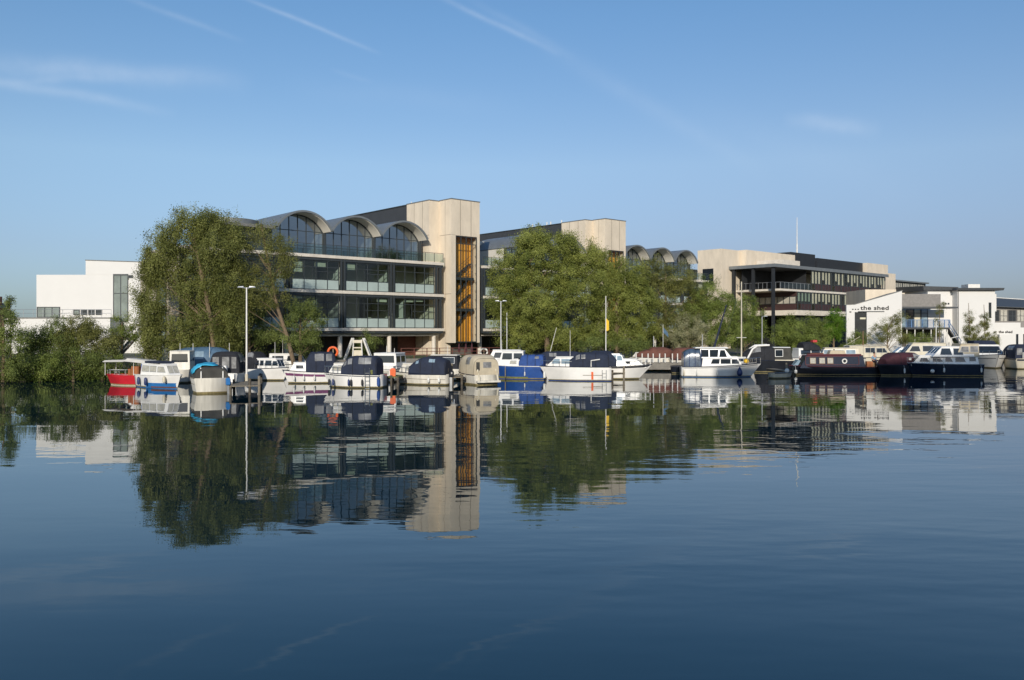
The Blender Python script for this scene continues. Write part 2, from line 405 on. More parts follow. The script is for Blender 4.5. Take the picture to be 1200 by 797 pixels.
# ------------------------------------------------------------------ the college buildings
UX, UY = .7507, .6607
RZ_U = math.atan2(UY, UX)
FO = (-9.2, 105.0)                      # where the main glazed front meets the first stair tower
def uv(u, v, o=FO): return (o[0] + u * UX - v * UY, o[1] + u * UY + v * UX)
ZL, ZM, ZT = 4.64, 8.84, 12.73
def lattice(mb, x0, x1, z0, z1, y, nx, zs, w=.07, dp=.12, m=0):
    for i in range(nx + 1):
        x = x0 + (x1 - x0) * i / nx
        mb.box(x - w / 2, x + w / 2, y - dp, y, z0, z1, m)
    for z in zs:
        for i in range(nx):
            a = x0 + (x1 - x0) * i / nx + w / 2; b_ = x0 + (x1 - x0) * (i + 1) / nx - w / 2
            mb.box(a, b_, y - dp + .012, y - .008, z - w / 2, z + w / 2, m)
def bay_window(root, x0, x1, z0, z1, seed):
    rr = random.Random(seed)
    fr = MB(); lattice(fr, x0 + .1, x1 - .1, z0, z1, 0, 4 if x1 - x0 > 5 else 3, [z0 + .06, z0 + 1.15, z1 - .75, z1 - .05])
    # a small door-like casement between two of the mullions, as the photo shows at different places
    cx = x0 + (x1 - x0) * rr.choice((.42, .62, .8)); fr.box(cx, cx + .05, -.1, -.02, z0 + 1.15, z1 - .75); fr.box(cx, x1 - .3, -.1, -.02, z0 + 2.0, z0 + 2.06)
    f = fr.build('window', 'frame', root)
    p = MB(); p.add([(x0 + .1, -.055, z0 + 1.18), (x1 - .1, -.055, z0 + 1.18), (x1 - .1, -.055, z1), (x0 + .1, -.055, z1)], [[0, 1, 2, 3]])
    p.build('pane', 'glass', f)
    s = MB(); s.box(x0 + .1, x1 - .1, -.075, -.05, z0 + .06, z0 + 1.12); s.build('spandrel_panel', 'frost', f)
def vault(root, x0, x1, zs, rise, v0, v1, gv):
    w = (x1 - x0) / 2; cx = (x0 + x1) / 2; rad = (w * w + rise * rise) / (2 * rise); cz = zs + rise - rad
    a0 = math.asin(w / rad); N = 20; th = .22
    def ring(r_, a): return (cx + r_ * math.sin(a), cz + r_ * math.cos(a))
    outer = [ring(rad, -a0 + 2 * a0 * i / N) for i in range(N + 1)]
    inner = [ring(rad - th, -a0 + 2 * a0 * i / N) for i in range(N + 1)]
    mb = MB(); prof = outer + inner[::-1]
    mb.prism(prof, v0, v1)
    o = mb.build('barrel_roof', 'zinc', root, True)
    so = MB(); ins = [ring(rad - th - .01, -a0 + 2 * a0 * i / N) for i in range(N + 1)]; in2 = [ring(rad - th - .05, -a0 + 2 * a0 * i / N) for i in range(N + 1)]
    so.prism(ins + in2[::-1], v0 + .18, v1 - .1); so.build('soffit', 'soffit', o, True)
    for i in range(3):   # standing seams
        pass
    # arched glass end wall, set back under the roof
    fr = MB(); n = 6
    def top(x):
        q = max(0, (rad - th - .06) ** 2 - (x - cx) ** 2); return cz + math.sqrt(q)
    for i in range(n + 1):
        x = x0 + .25 + (x1 - x0 - .5) * i / n
        fr.box(x - .04, x + .04, gv - .12, gv, ZT, top(x))
    for z in (ZT + .06, ZT + 1.1, zs - .1):
        fr.box(x0 + .29, x1 - .29, gv - .1, gv - .02, z - .04, z + .04)
    for k in range(16):  # curved head of the frame
        a, b_ = -a0 + 2 * a0 * k / 16, -a0 + 2 * a0 * (k + 1) / 16
        (xa, za), (xb, zb) = ring(rad - th - .02, a), ring(rad - th - .02, b_); (xc, zc), (xd, zd) = ring(rad - th - .16, a), ring(rad - th - .16, b_)
        fr.loft([[(xa, gv - .13, za), (xb, gv - .13, zb), (xd, gv - .13, zd), (xc, gv - .13, zc)], [(xa, gv + .01, za), (xb, gv + .01, zb), (xd, gv + .01, zd), (xc, gv + .01, zc)]])
    f = fr.build('arched_window', 'frame', root)
    pn = MB(); pts = [(x0 + .2, gv - .06, ZT)] + [(x, gv - .06, top(x)) for x in np.linspace(x0 + .25, x1 - .25, 17)] + [(x1 - .2, gv - .06, ZT)]
    pn.add(pts, [list(range(len(pts)))]); pn.build('pane', 'glass_blue', f)
def tower(root, u0=0):
    # stone stair tower with the recessed orange stair window, and the dark clad spine behind it
    ZTOP, ZB = 20.6, 2.85
    s = MB()
    s.box(u0, u0 + 6.0, 1.68, 6.6, 0, ZTOP)                          # spine head
    a, b_, c, d = u0 + 1.57, u0 + 2.24, u0 + 5.65, u0 + 6.07
    f0, f1 = -.81, -.41
    s.box(a, b_, f0, f1, ZB, ZTOP + .05); s.box(c, d, f0, f1, ZB, ZTOP + .05); s.box(b_, c, f0, f1, 16.2, ZTOP + .05)
    s.box(a, a + .4, f1, 1.68, ZB, ZTOP + .05); s.box(d - .3, d, f1, 1.68, ZB, ZTOP + .05)
    s.box(a + .4, d - .3, f1, 1.68, ZTOP - .3, ZTOP + .05)
    s.box(a, a + .9, .55, 1.68, 0, ZB)
    s.build('stone_tower', 'stone', root)
    j = MB()
    for v in (3.1, 4.9): j.box(u0 - .006, u0 + .01, v, v + .06, 0, ZTOP)
    for z in (16.25, 8.9):
        j.box(u0 - .006, u0 + .01, 1.7, 6.58, z, z + .05); j.box(a - .006, a + .01, f0 + .02, 1.66, z, z + .05)
    j.box(a - .006, a + .01, .45, .48, ZB, ZTOP)
    for x in (b_ + .7, b_ + 2.4): j.box(x, x + .06, f0 - .006, f0 + .01, 16.25, ZTOP)
    j.box(a + .02, b_ - .01, f0 - .006, f0 + .01, 16.22, 16.25)
    j.build('panel_joint', 'stone_joint', root)
    cp = MB(); cp.box(u0 - .06, u0 + 6.06, 1.62, 6.6, ZTOP + .001, ZTOP + .1); cp.box(a - .06, d + .06, f0 - .06, 1.6, ZTOP + .051, ZTOP + .15); cp.build('coping', 'zinc', root)
    k = MB(); k.box(u0 + .05, u0 + 5.9, 6.61, 34, 10, ZTOP - .1)
    k.build('dark_spine', 'dark_clad', root)
    t_ = MB(); t_.box(u0 - .05, u0 + 6, 6.62, 34.1, ZTOP - .09, ZTOP + .02); t_.build('roof_edge', 'frame', root)
    rc = MB(); rc.box(a + .9, d, .9, 1.66, 0, ZB - .3); rc.build('dark_recess_box', 'room_dark', root)  # solid box coloured dark for the shade beneath the overhang
    # stair window
    fr = MB(); lattice(fr, b_ + .04, c - .04, ZB, 16.18, f0 + .16, 4, [ZB + .1, 15.2, 16.1], .08, .14)
    for z in np.arange(ZB + 1, 16, 1.1):
        fr.box(c - .32, c - .1, f0 + .02, f0 + .1, z, z + .05)
    f = fr.build('stair_window', 'frame', root)
    pn = MB(); pn.add([(b_, f0 + .1, ZB), (c, f0 + .1, ZB), (c, f0 + .1, 16.2), (b_, f0 + .1, 16.2)], [[0, 1, 2, 3]]); pn.build('pane', 'glass_clear', f)
    ow = MB(); ow.box(b_ - .2, c + .1, .62, .7, ZB, 16.2); ow.build('stair_wall', 'orange_wall', root)
    st = MB(); st.box(b_ - .2, c + .1, f0 + .3, 1.0, ZB - .02, ZB + .16)
    for z in (6.9, 10.8):
        st.box(b_ + .02, c - .36, f0 + .2, .6, z - .1, z + .26)
        for (xa, za, xb, zb) in ((c - .6, z + .1, b_ + .9, z - 1.9), (b_ + .5, z + .2, c - .3, z + 2.1)):
            st.hexa([(xa, .1, za - .14), (xb, .1, zb - .14), (xb, .6, zb - .14), (xa, .6, za - .14), (xa, .1, za), (xb, .1, zb), (xb, .6, zb), (xa, .6, za)])
            st.tube([(xa, .08, za + 1), (xb, .08, zb + 1)], .022)
            for q in range(6):
                xx = xa + (xb - xa) * q / 5; zz = za + (zb - za) * q / 5; st.tube([(xx, .08, zz), (xx, .08, zz + 1)], .012, 4)
        for q in range(4): st.tube([(b_ - .1, f0 + .34, z + .4 + q * .22), (c - .5, f0 + .34, z + .4 + q * .22)], .02, 4)
    st.build('staircase', 'frame', root)
def glazed_front(root, ts, vaults, depth=9.5, end=None):
    t0, t1 = ts[0], ts[-1]
    for name, z, ex in (('floor_slab', ZT, 0), ('floor_slab', ZM, 0), ('floor_slab', ZL, 0)):
        s = MB(); s.box(t0, t1 + .9, -.35, depth, z - .33, z); s.build(name, 'slab', root)
        g = MB(); g.box(t0, t1 + .85, -.22, -.12, z - .62, z - .335); g.build('slab_shadow_gap', 'frame', root)
    s = MB(); s.box(t0, t1 + .6, .35, .85, 3.72, 4.06); s.build('ground_beam', 'slab', root)
    w = MB(); w.box(t0, t1, depth, depth + .2, 0, 12.5); w.build('rear_wall', 'room_wall', root)
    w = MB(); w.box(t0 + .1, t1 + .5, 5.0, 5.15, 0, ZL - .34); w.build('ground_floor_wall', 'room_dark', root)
    w = MB(); w.box(t1 - 2.6, t1 + .5, 4.6, 4.9, 0, 3.7); w.build('brown_screen', 'brown_panel', root)
    gd = MB(); lattice(gd, t0 + .3, t1 - 2.8, 0, 3.9, 4.6, int((t1 - t0) / 1.8), [1.1, 2.6], .08)
    gd.build('ground_floor_glazing', 'frame', root)
    for i, (a, b_) in enumerate(zip(ts, ts[1:])):
        for k, (z0, z1) in enumerate(((ZL, ZM - .62), (ZM, ZT - .62))):
            bay_window(root, a + .35, b_ - .35, z0, z1, i * 7 + k)
            if b_ == t1:
                e = MB(); lattice(e, -.1, .2, z0, z1, 0, 1, [z0 + 1.15, z1 - .05]); 
                for q in range(len(e.v)): x, y, z = e.v[q]; e.v[q] = (b_ + .55 + y, x + .1, z)
                e.build('corner_mullion', 'frame', root)
        for x in (a - .2, a + .2):
            c = MB(); c.box(x - .11, x + .11, -.3, -.06, 4.1, ZT - .34); c.build('mullion_column', 'frame', root)
        c = MB(); c.tube([(a + .1, .6, 0), (a + .1, .6, 3.72)], .26, 12); c.build('column', 'slab', root, True)
        rr = random.Random(i * 31 + int(t0))
        for z0, z1 in ((ZL, ZM - .34), (ZM, ZT - .34)):     # rooms: partitions, rear walls at different depths
            p = MB(); dv = rr.choice((4.2, 5.5, 7)); xo = rr.choice((.2, .2, 1.9, 3.6)); p.box(a + xo, a + xo + .12, rr.choice((.5, 1.4)), 8.5, z0, z1); p.box(a + rr.choice((1.9, 2.6, 3.8)), b_ - .1, dv, dv + .1, z0, z1 - .02)
            p.build('partition', 'room_wall', root)
            bd = MB()
            for k in range(4):
                if rr.random() < .22: w4 = (b_ - a - .9) / 4; bd.box(a + .5 + k * w4, a + .4 + (k + 1) * w4, .22, .25, z1 - rr.uniform(.6, 1.7), z1 - .3)
            if bd.v: bd.build('blind', 'cream_panel', root)
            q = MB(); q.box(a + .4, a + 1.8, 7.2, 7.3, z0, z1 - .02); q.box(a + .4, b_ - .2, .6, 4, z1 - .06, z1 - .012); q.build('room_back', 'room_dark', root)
            fl = MB()
            for dd in range(rr.randint(2, 4)):
                x = a + rr.uniform(.8, 5); y = rr.uniform(.6, 2.5); fl.box(x, x + rr.uniform(.7, 1.4), y, y + .7, z0 + .7, z0 + .78); fl.box(x + .2, x + .7, y + .2, y + .3, z0 + .78, z0 + 1.3); fl.box(x + .05, x + .15, y + .1, y + .6, z0 + .01, z0 + .7)
            fl.build('office_desk', 'cream_panel', root)
    c = MB(); c.tube([(t1, .6, 0), (t1, .6, 3.72)], .26, 12); c.build('column', 'slab', root, True)
    for x in (t1 - .2, t1 + .45):
        c = MB(); c.box(x - .11, x + .11, -.3, -.06, 4.1, ZT - .34); c.build('mullion_column', 'frame', root)
    # balustrade of the roof terrace
    fr = MB(); n = int((t1 + .8 - t0) / 1.3)
    for i in range(n + 1):
        x = t0 + (t1 + .8 - t0) * i / n; fr.box(x - .025, x + .025, -.3, -.25, ZT, ZT + 1.1)
    fr.box(t0, t1 + .82, -.31, -.24, ZT + 1.1, ZT + 1.15)
    f = fr.build('balustrade', 'frame', root)
    pn = MB(); pn.add([(t0, -.275, ZT + .08), (t1 + .8, -.275, ZT + .08), (t1 + .8, -.275, ZT + 1.05), (t0, -.275, ZT + 1.05)], [[0, 1, 2, 3]]); pn.build('pane', 'glass', f)
    for (a, b_), vv in zip(zip(ts, ts[1:]), vaults):
        if vv: vault(root, a - .1 - .9, b_ + .1 - .9, 15.6, 1.98, .5, 9.4, 2.5)
    vs = [a for a, vv in zip(ts, vaults) if vv] + [t1]
    for a in vs:
        x = a - .9
        c = MB(); c.box(x - .12, x + .12, 2.15, 2.36, ZT, 15.5); c.build('terrace_post', 'frame', root)
        p = MB(); p.box(x - .05, x + .05, 2.7, 8.5, ZT, 15.5); p.build('partition', 'room_wall', root)
    rb = MB(); rb.box(vs[0] - .9, t1 - .9, 8.4, 8.5, ZT, 17.0); rb.build('room_back', 'room_wall', root)

cb = thing('college_building', 'glass and buff stone block with three barrel vaulted roofs and an orange stair window', 'building', (*uv(0, 0), GZ * 0 ), RZ_U)
BW = 6.6
ts1 = [-1 + .9 - BW * k for k in range(5, -1, -1)]; ts1[0] += 1.5
glazed_front(cb, ts1, [0, 0, 1, 1, 1])
tower(cb)
# the left end behind the willow: flat roof, round plant drum, stone end pier with a glazed strip
t0 = ts1[0]
m = MB(); m.box(ts1[1], ts1[2] - 1.1, 1.9, 9.4, ZT, 15.3); m.build('set_back_storey', 'frame', cb)
m = MB(); m.box(ts1[1] - .2, ts1[2] - 1.0, .9, 9.6, 15.3, 15.6); m.build('flat_roof', 'lead', cb)
m = MB(); m.tube([(t0 + 7.2, 4.5, 15.6), (t0 + 7.2, 4.5, 16.2)], 3.0, 28); m.build('roof_drum', 'zinc', cb, True)
m = MB(); m.box(t0 - 1.0, t0 - .02, -.4, 8, 2.9, 11.6); m.hexa([(t0 - 1.3, -.3, 0), (t0 + 2.4, -.3, 0), (t0 + 2.4, 6, 0), (t0 - 1.3, 6, 0), (t0 - .9, -.3, 2.88), (t0 - .02, -.3, 2.88), (t0 - .02, 6, 2.88), (t0 - .9, 6, 2.88)]); m.build('stone_pier', 'stone', cb)
m = MB(); lattice(m, t0 - 1.9, t0 - 1.05, 3, 11.3, .4, 1, [5.9, 9], .1); f = m.build('end_window', 'frame', cb)
m = MB(); m.box(t0 - 1.9, t0 - 1.02, .42, .48, 3, 11.3); m.build('pane', 'pale_pane', f)
m = MB()
for k in range(3): m.tube([(-.3 + k * .5 + 2, 8, 20.6), (-.3 + k * .5 + 2, 8, 21.3)], .07)
m.build('roof_flue', 'white_metal', cb)

c2 = thing('college_building', 'second stone towered college block half hidden behind the big round willow', 'building', (*uv(28.0, 0), 0), RZ_U)
glazed_front(c2, [-20.9 + .0, -14.0, -7.0, -.1], [0, 1, 1])
tower(c2)
m = MB()
for k in (0, 1.1, 1.5, 3): m.tube([(2.4, 9 + k * 2.2, 20.6), (2.4, 9 + k * 2.2, 21.5)], .09)
m.build('roof_flue', 'white_metal', c2)
c3 = thing('college_building', 'furthest glazed college wing, its row of small vaulted roofs showing above brownish trees', 'building', (*uv(54.6, 0), 0), RZ_U)
glazed_front(c3, [-18.4, -12.2, -6.1, -.1], [1, 1, 1])
m = MB(); m.box(.2, 2.2, 3, 9, 0, 14.8); m.build('end_block', 'dark_clad', c3)

# ------------------------------------------------------------------ the right-hand building with the tall canopy
RO = (36.75, 150.0)
rb = thing('canopied_building', 'long buff and dark glass building with a thin roof canopy on tall dark columns', 'building', (*RO, 0), RZ_U)
m = MB(); m.box(0, 10.0, 0, 5, 8.1, 18.9); m.box(0, 4.0, .6, 5, 0, 8.1); m.build('stone_wall', 'stone', rb)
m = MB(); m.box(6, 22.4, -1.2, 9, 15.9, 19.0); m.build('stone_attic', 'stone', rb)
m = MB(); m.box(-.03, .02, 1.6, 3.9, 12.2, 15.5); m.build('side_window', 'pane', rb)
m = MB(); m.box(22.45, 31.5, -.3, 12, 15.9, 19.7); m.box(36.4, 56, 2, 14, 15.9, 19.5); m.build('dark_plant_room', 'black_clad_and_shade', rb)
m = MB(); m.box(56.1, 66, 1, 14, 10, 19.5); m.build('stone_attic', 'stone', rb)
m = MB(); m.box(2.4, 44.2, -9.1, 2, 15.45, 15.8); m.build('canopy_roof', 'lead', rb)
m = MB(); m.box(2.3, 44.3, -9.2, -9.105, 15.3, 15.86); m.box(2.3, 2.395, -9.1, 2, 15.3, 15.86); m.build('canopy_edge', 'zinc', rb)
m = MB(); m.box(2.5, 44, -8.9, 1.9, 15.36, 15.445); m.build('canopy_soffit', 'black_clad_and_shade', rb)
m = MB(); m.box(9, 15, -6.5, -1.3, 15.82, 17.1); m.build('upstand', 'slab', rb)
for v in (-8.5, -4.6, -.7):
    m = MB(); m.box(2.7, 3.15, v - .22, v + .22, 0, 15.35); m.build('tall_column', 'black_clad_and_shade', rb)
# slabs
for z in (11.7, 8.1):
    m = MB(); m.box(9.7 if z < 9 else 4.5, 44, -8.95, 2, z - (.9 if z < 9 else .35), z); m.build('floor_slab', 'slab', rb)
m = MB(); m.box(4.2, 44, 2.0, 2.2, 0, 15.4); m.build('rear_wall', 'black_clad_and_shade', rb)
m = MB(); m.box(4.2, 14.5, -1.6, -1.4, 11.7, 15.3); m.box(14.3, 14.5, -8, -1.6, 11.7, 15.3); m.build('loggia_wall', 'black_clad_and_shade', rb)  # black walls carry the loggia's shade in their colour
m = MB(); m.box(14.7, 44, -3.0, -2.8, 8.1, 15.3); m.build('room_back', 'cream_panel', rb)
def rb_window(x0, x1, z0, z1, y, n):
    fr = MB(); lattice(fr, x0, x1, z0, z1, y, n, [z0 + .04, z0 + 1.2, z1 - .05], .1, .12)
    return fr.build('window', 'frame', rb)
for i, x in enumerate(np.arange(14.8, 43.5, 3.6)):
    rr = random.Random(i)
    for z0, z1 in ((11.7, 15.3), (8.1, 11.35)):
        if z0 > 10 and i == 0: pass
        f = rb_window(x, x + 3.3, z0, z1, -8.85, 3)
        p = MB(); p.add([(x, -8.9, z0 + 1.2), (x + 3.3, -8.9, z0 + 1.2), (x + 3.3, -8.9, z1), (x, -8.9, z1)], [[0, 1, 2, 3]]); p.build('pane', 'glass_clear', f)
        s = MB(); s.box(x + (0 if rr.random() < .7 else 1.1), x + 3.3, -8.93, -8.86, z0 + .05, z0 + 1.15); s.build('spandrel_panel', 'maroon_clad', f)
        bl = MB()  # cream blinds behind most panes, added so the windows look brighter
        for q in range(3):
            if rr.random() < .88: bl.box(x + .12 + q * 1.1, x + 1.0 + q * 1.1, -8.75, -8.7, z1 - rr.choice((1.6, 2.2, 2.3, 2.3)), z1 - .1)
        if bl.v: bl.build('blind', 'cream_panel', f)
# lower floor left return and corner
for x in (10.1,):
    f = rb_window(10.1, 14.7, 8.1, 11.35, -8.85, 4); p = MB(); p.add([(10.1, -8.9, 9.3), (14.7, -8.9, 9.3), (14.7, -8.9, 11.3), (10.1, -8.9, 11.3)], [[0, 1, 2, 3]]); p.build('pane', 'glass', f)
    s = MB(); s.box(11, 14.7, -8.93, -8.86, 8.15, 9.25); s.build('spandrel_panel', 'maroon_clad', f)
    bl = MB()  # same added cream blinds, brightening the corner panes
    for q in range(4): bl.box(10.25 + q * 1.15, 11.1 + q * 1.15, -8.7, -8.65, 9.7, 11.2)
    bl.build('blind', 'cream_panel', f)
m = MB(); m.box(10.02, 10.1, -8.7, 0, 8.1, 9.2); m.box(10.02, 10.1, -8.7, 0, 10.55, 11.35); m.build('maroon_band', 'maroon_clad', rb)
m = MB(); lattice(m, -8.6, 0, 9.2, 10.55, 0, 7, [9.25, 10.5], .08)
m.v = [(10.12 + y, -x - 8.6, z) for x, y, z in m.v]
f = m.build('strip_window', 'frame', rb); m = MB(); m.box(10.09, 10.16, -8.6, 0, 9.22, 10.53); m.build('pane', 'curtain', f)
m = MB(); m.box(11, 44, -8.0, -7.8, 0, 7.2); m.build('undercroft_wall', 'black_clad_and_shade', rb)
fr = MB()
for q in range(11): fr.box(4.6, 4.65, -8.8 + q * .85, -8.75 + q * .85, 11.7, 12.8)
for q in range(8): fr.box(4.6 + q * 1.3, 4.65 + q * 1.3, -8.9, -8.85, 11.7, 12.8)
fr.box(4.6, 14.5, -8.9, -8.85, 12.8, 12.85); fr.box(4.6, 4.65, -8.84, 0, 12.8, 12.85)
f = fr.build('terrace_railing', 'alu', rb); m = MB(); m.add([(4.6, -8.87, 11.8), (14.5, -8.87, 11.8), (14.5, -8.87, 12.75), (4.6, -8.87, 12.75)], [[0, 1, 2, 3]]); m.build('pane', 'glass', f)
m = MB(); m.box(44.4, 50, -8.0, 2, 0, 16.3); m.build('stone_pier', 'stone', rb)
m = MB(); m.box(50.2, 74, -4, 8, 0, 15.3); m.build('far_wing', 'dark_clad', rb)
m = MB(); m.box(50.2, 74.5, -4.6, 8.3, 15.3, 15.6); m.build('far_wing_roof', 'zinc', rb)
for i in range(6):
    f = rb_window(51 + i * 3.7, 54.4 + i * 3.7, 12.6, 15.1, -4.01, 4); p = MB(); p.box(51 + i * 3.7, 54.4 + i * 3.7, -4.06, -4.03, 12.6, 15.1); p.build('pane', 'curtain', f)
bx_, by_ = P(1014, 140); 
m = MB(); m.box(0, 12, 0, 8, 0, 11.2); one(m, 'stone_annexe', 'stone', 'low plain buff stone annexe rising behind the sloping white gable', 'building', loc=(bx_, by_, 0))

# ------------------------------------------------------------------ left white building
wb_ = thing('white_building', 'stepped white rendered building with a tall two pane window at far left', 'building', (-65.2, 117, 0))
m = MB(); m.box(0, 15.2, 0, 14, 0, 12.05); m.build('wall', 'render_white', wb_)
m = MB(); m.hexa([(6.75, -.02, 12.05), (14.3, -.02, 12.05), (14.3, 12, 12.05), (4.0, 9, 12.05), (6.75, -.02, 14.0), (14.3, -.02, 13.75), (14.3, 12, 13.75), (4.0, 9, 14.4)]); m.build('upper_storey', 'render_white', wb_)
m = MB(); m.hexa([(6.7, -.08, 14.01), (14.36, -.08, 13.76), (14.36, 12.05, 13.76), (3.9, 9.05, 14.41), (6.7, -.08, 14.12), (14.36, -.08, 13.87), (14.36, 12.05, 13.87), (3.9, 9.05, 14.52)]); m.build('roof_edge', 'lead', wb_)
def wwin(x0, x1, z0, z1, nx, zs, pane='pane', nm='window'):
    fr = MB(); lattice(fr, x0, x1, z0, z1, -.02, nx, [z0 + .05] + zs + [z1 - .05], .1, .1); f = fr.build(nm, 'frame', wb_)
    p = MB(); p.box(x0, x1, -.06, -.035, z0, z1); p.build('pane', pane, f)
wwin(10.6, 12.55, 5.6, 12.05, 2, [9.5], 'grey_pane')
wwin(12.65, 13.2, 11.6, 12.0, 1, [], 'pane')
wwin(.15, 3.2, 6.2, 7.65, 3, [], 'grey_pane')
for i in range(4): wwin(5.15 + i * 1.02, 5.9 + i * 1.02, 6.55, 7.25, 1, [], 'grey_pane' if i == 0 else 'pane')
m = MB(); m.box(10.55, 12.6, -.1, -.03, 12.07, 12.15); m.build('window_head', 'frame', wb_)
m = MB(); m.box(14.9, 15.25, -.03, .3, 3, 12.0); m.build('downpipe', 'frame', wb_)
m = MB(); m.box(0, 26, 0, 2.8, 0, 6.0); m.box(-.05, 26.05, -.08, 2.8, 6.0, 6.15, 1)
wt = one(m, 'terrace_wall', ['render_white', 'lead'], 'long low white terrace wall under the stepped white building', 'wall', loc=(-79.5, 113.6, 0))
m = MB()
for i in range(21): m.tube([(i * 1.3, .3, 6.15), (i * 1.3, .3, 7.2)], .025, 5)
for z in (6.7, 7.2): m.tube([(0, .3, z), (26, .3, z)], .025, 5)
one(m, 'terrace_railing', 'alu', 'thin grey railing along the top of the white terrace wall', 'railing', loc=(-79.5, 113.6, 0))
m = MB(); m.box(-8, -1, 0, 3, 0, 7.4); m.hexa([(-8.2, -.2, 7.4), (-.8, -.2, 7.4), (-.8, 3.2, 7.4), (-8.2, 3.2, 7.4), (-7, 1.2, 8.4), (-1.8, 1.2, 8.4), (-1.8, 1.8, 8.4), (-7, 1.8, 8.4)], 1); m.box(-1.6, -1.1, 1, 1.5, 7.6, 8.9)
one(m, 'dark_house', ['brown_panel', 'dark_roof'], 'dark roofed house corner at the far left edge behind the bush', 'house', loc=(P(4.5, 112)[0], 112, 0))

# steel escape stair by the bushes
x0, y0 = P(150, 79.5)
st = thing('steel_staircase', 'grey steel outdoor stair climbing from the quay beside the stone pier', 'staircase', (x0, y0, GZ), R(6))
m = MB()
for s in (-.55, .55):
    m.hexa([(-1.6, s - .05, 0), (-1.3, s - .05, 0), (-1.3, s + .05, 0), (-1.6, s + .05, 0), (1.1, s - .05, 3.1), (1.4, s - .05, 3.1), (1.4, s + .05, 3.1), (1.1, s + .05, 3.1)])
m.build('stringer', 'grey_steel', st)
m = MB()
for i in range(11): m.box(-1.5 + i * .26, -1.22 + i * .26, -.5, .5, .2 + i * .28, .24 + i * .28)
m.build('tread', 'grey_steel', st)
m = MB(); m.box(1.2, 3.2, -.7, .7, 3.0, 3.15); m.build('landing', 'frame', st)
m = MB()
for s in (-.55, .55):
    m.tube([(-1.5, s, 1.0), (1.25, s, 4.1), (3.1, s, 4.1)], .03, 5)
    for q in range(5): m.tube([(-1.4 + q * .65, s, .15 + q * .74), (-1.4 + q * .65, s, 1.1 + q * .74)], .02, 4)
    for q in range(3): m.tube([(1.3 + q * .85, s, 3.1), (1.3 + q * .85, s, 4.1)], .02, 4)
m.build('handrail', 'grey_steel', st)
m = MB(); m.tube([(2.8, .5, 0), (2.8, .5, 3)], .09, 8); m.tube([(2.8, -.5, 0), (2.8, -.5, 3)], .09, 8); m.build('support_post', 'grey_steel', st)

# ------------------------------------------------------------------ the shed and its neighbours on the right
def ptx(px, d): return (px - 600) * d / FPX
sh = thing('white_bar_building', 'white gabled bar building with black sign lettering over a dark tall doorway', 'building', (ptx(992, 120), 120, 0))
W = ptx(1057, 120) - ptx(992, 120)
m = MB()
m.loft([[(x + (0 if y < 1 else (5.4 if x < .5 else (5 if x < 2 else 3))), y, z) for x, z in ((0, 0), (.0, 8.0), (1.15, 8.05), (W, 10.0), (W, 0))] for y in (.3, 12)])
m.prism([(0, 0), (0, 8.0), (1.15, 8.05), (1.15, 0)], 0, .3); m.prism([(1.15, 7.0), (1.15, 8.05), (W, 10.0), (W, 7.0)], 0, .3); m.box(2.85, W, 0, .3, 0, 7.0)
m.build('wall', 'render_white', sh)
m = MB(); m.loft([[(x + (0 if y < 1 else (5.4 if x < .5 else (5 if x < 2 else 3))), y, z) for x, z in ((-.05, 8.02), (-.05, 8.1), (1.1, 8.14), (W + .1, 10.1), (W + .1, 10.02), (1.15, 8.06))] for y in (-.06, 12.1)]); m.build('roof', 'lead', sh)
m = MB(); m.box(1.2, 2.8, .15, .29, 0, 6.95); m.build('doorway', 'painted_opening_shade', sh)  # flat near-black panel painted as the shade inside the door
m = MB(); lattice(m, 1.2, 2.8, 0, 6.95, .14, 1, [3, 4.6, 5.9], .08, .06); m.build('door_frame', 'frame', sh)
m = MB(); m.box(1.2, 2.8, .06, .1, 0, 3.0); m.build('door_panel', 'grey_board', sh)
m = MB(); m.box(1.9, 2.7, .02, .06, 6.0, 6.25); m.build('notice', 'cream_panel', sh)
m = MB(); m.box(1.6, 5.3, -.09, 0, 7.03, 7.13); m.build('lintel_rail', 'frame', sh)
def letters(txt, name, root, loc, size, sx, m_='sign_black', rot=(R(90), 0, 0)):
    cu = bpy.data.curves.new(name, 'FONT'); cu.body = txt; cu.size = size; cu.extrude = .03; cu.offset = .012; cu.space_character = 1.05; cu.resolution_u = 4
    o = bpy.data.objects.new(name, cu); COL.objects.link(o); o.parent = root; o.location = loc; o.rotation_euler = rot; o.scale = (sx, 1, 1); cu.materials.append(M[m_])
    bpy.context.view_layer.update()
    me = bpy.data.meshes.new_from_object(o.evaluated_get(bpy.context.evaluated_depsgraph_get())); q = bpy.data.objects.new(name, me); COL.objects.link(q)
    q.parent = root; q.location = loc; q.rotation_euler = rot; q.scale = (sx, 1, 1); bpy.data.objects.remove(o); q.name = name
    return q
letters('the shed', 'sign_lettering', sh, (1.95, -.04, 7.33), .8, 1.38)
m = MB()
for k in range(3): m.box(.78 + k * .38, .97 + k * .38, -.05, .01, 7.33, 7.47)
m.box(.4, .66, -.05, .01, 6.95, 7.1)
m.build('sign_dots', 'sign_black', sh)
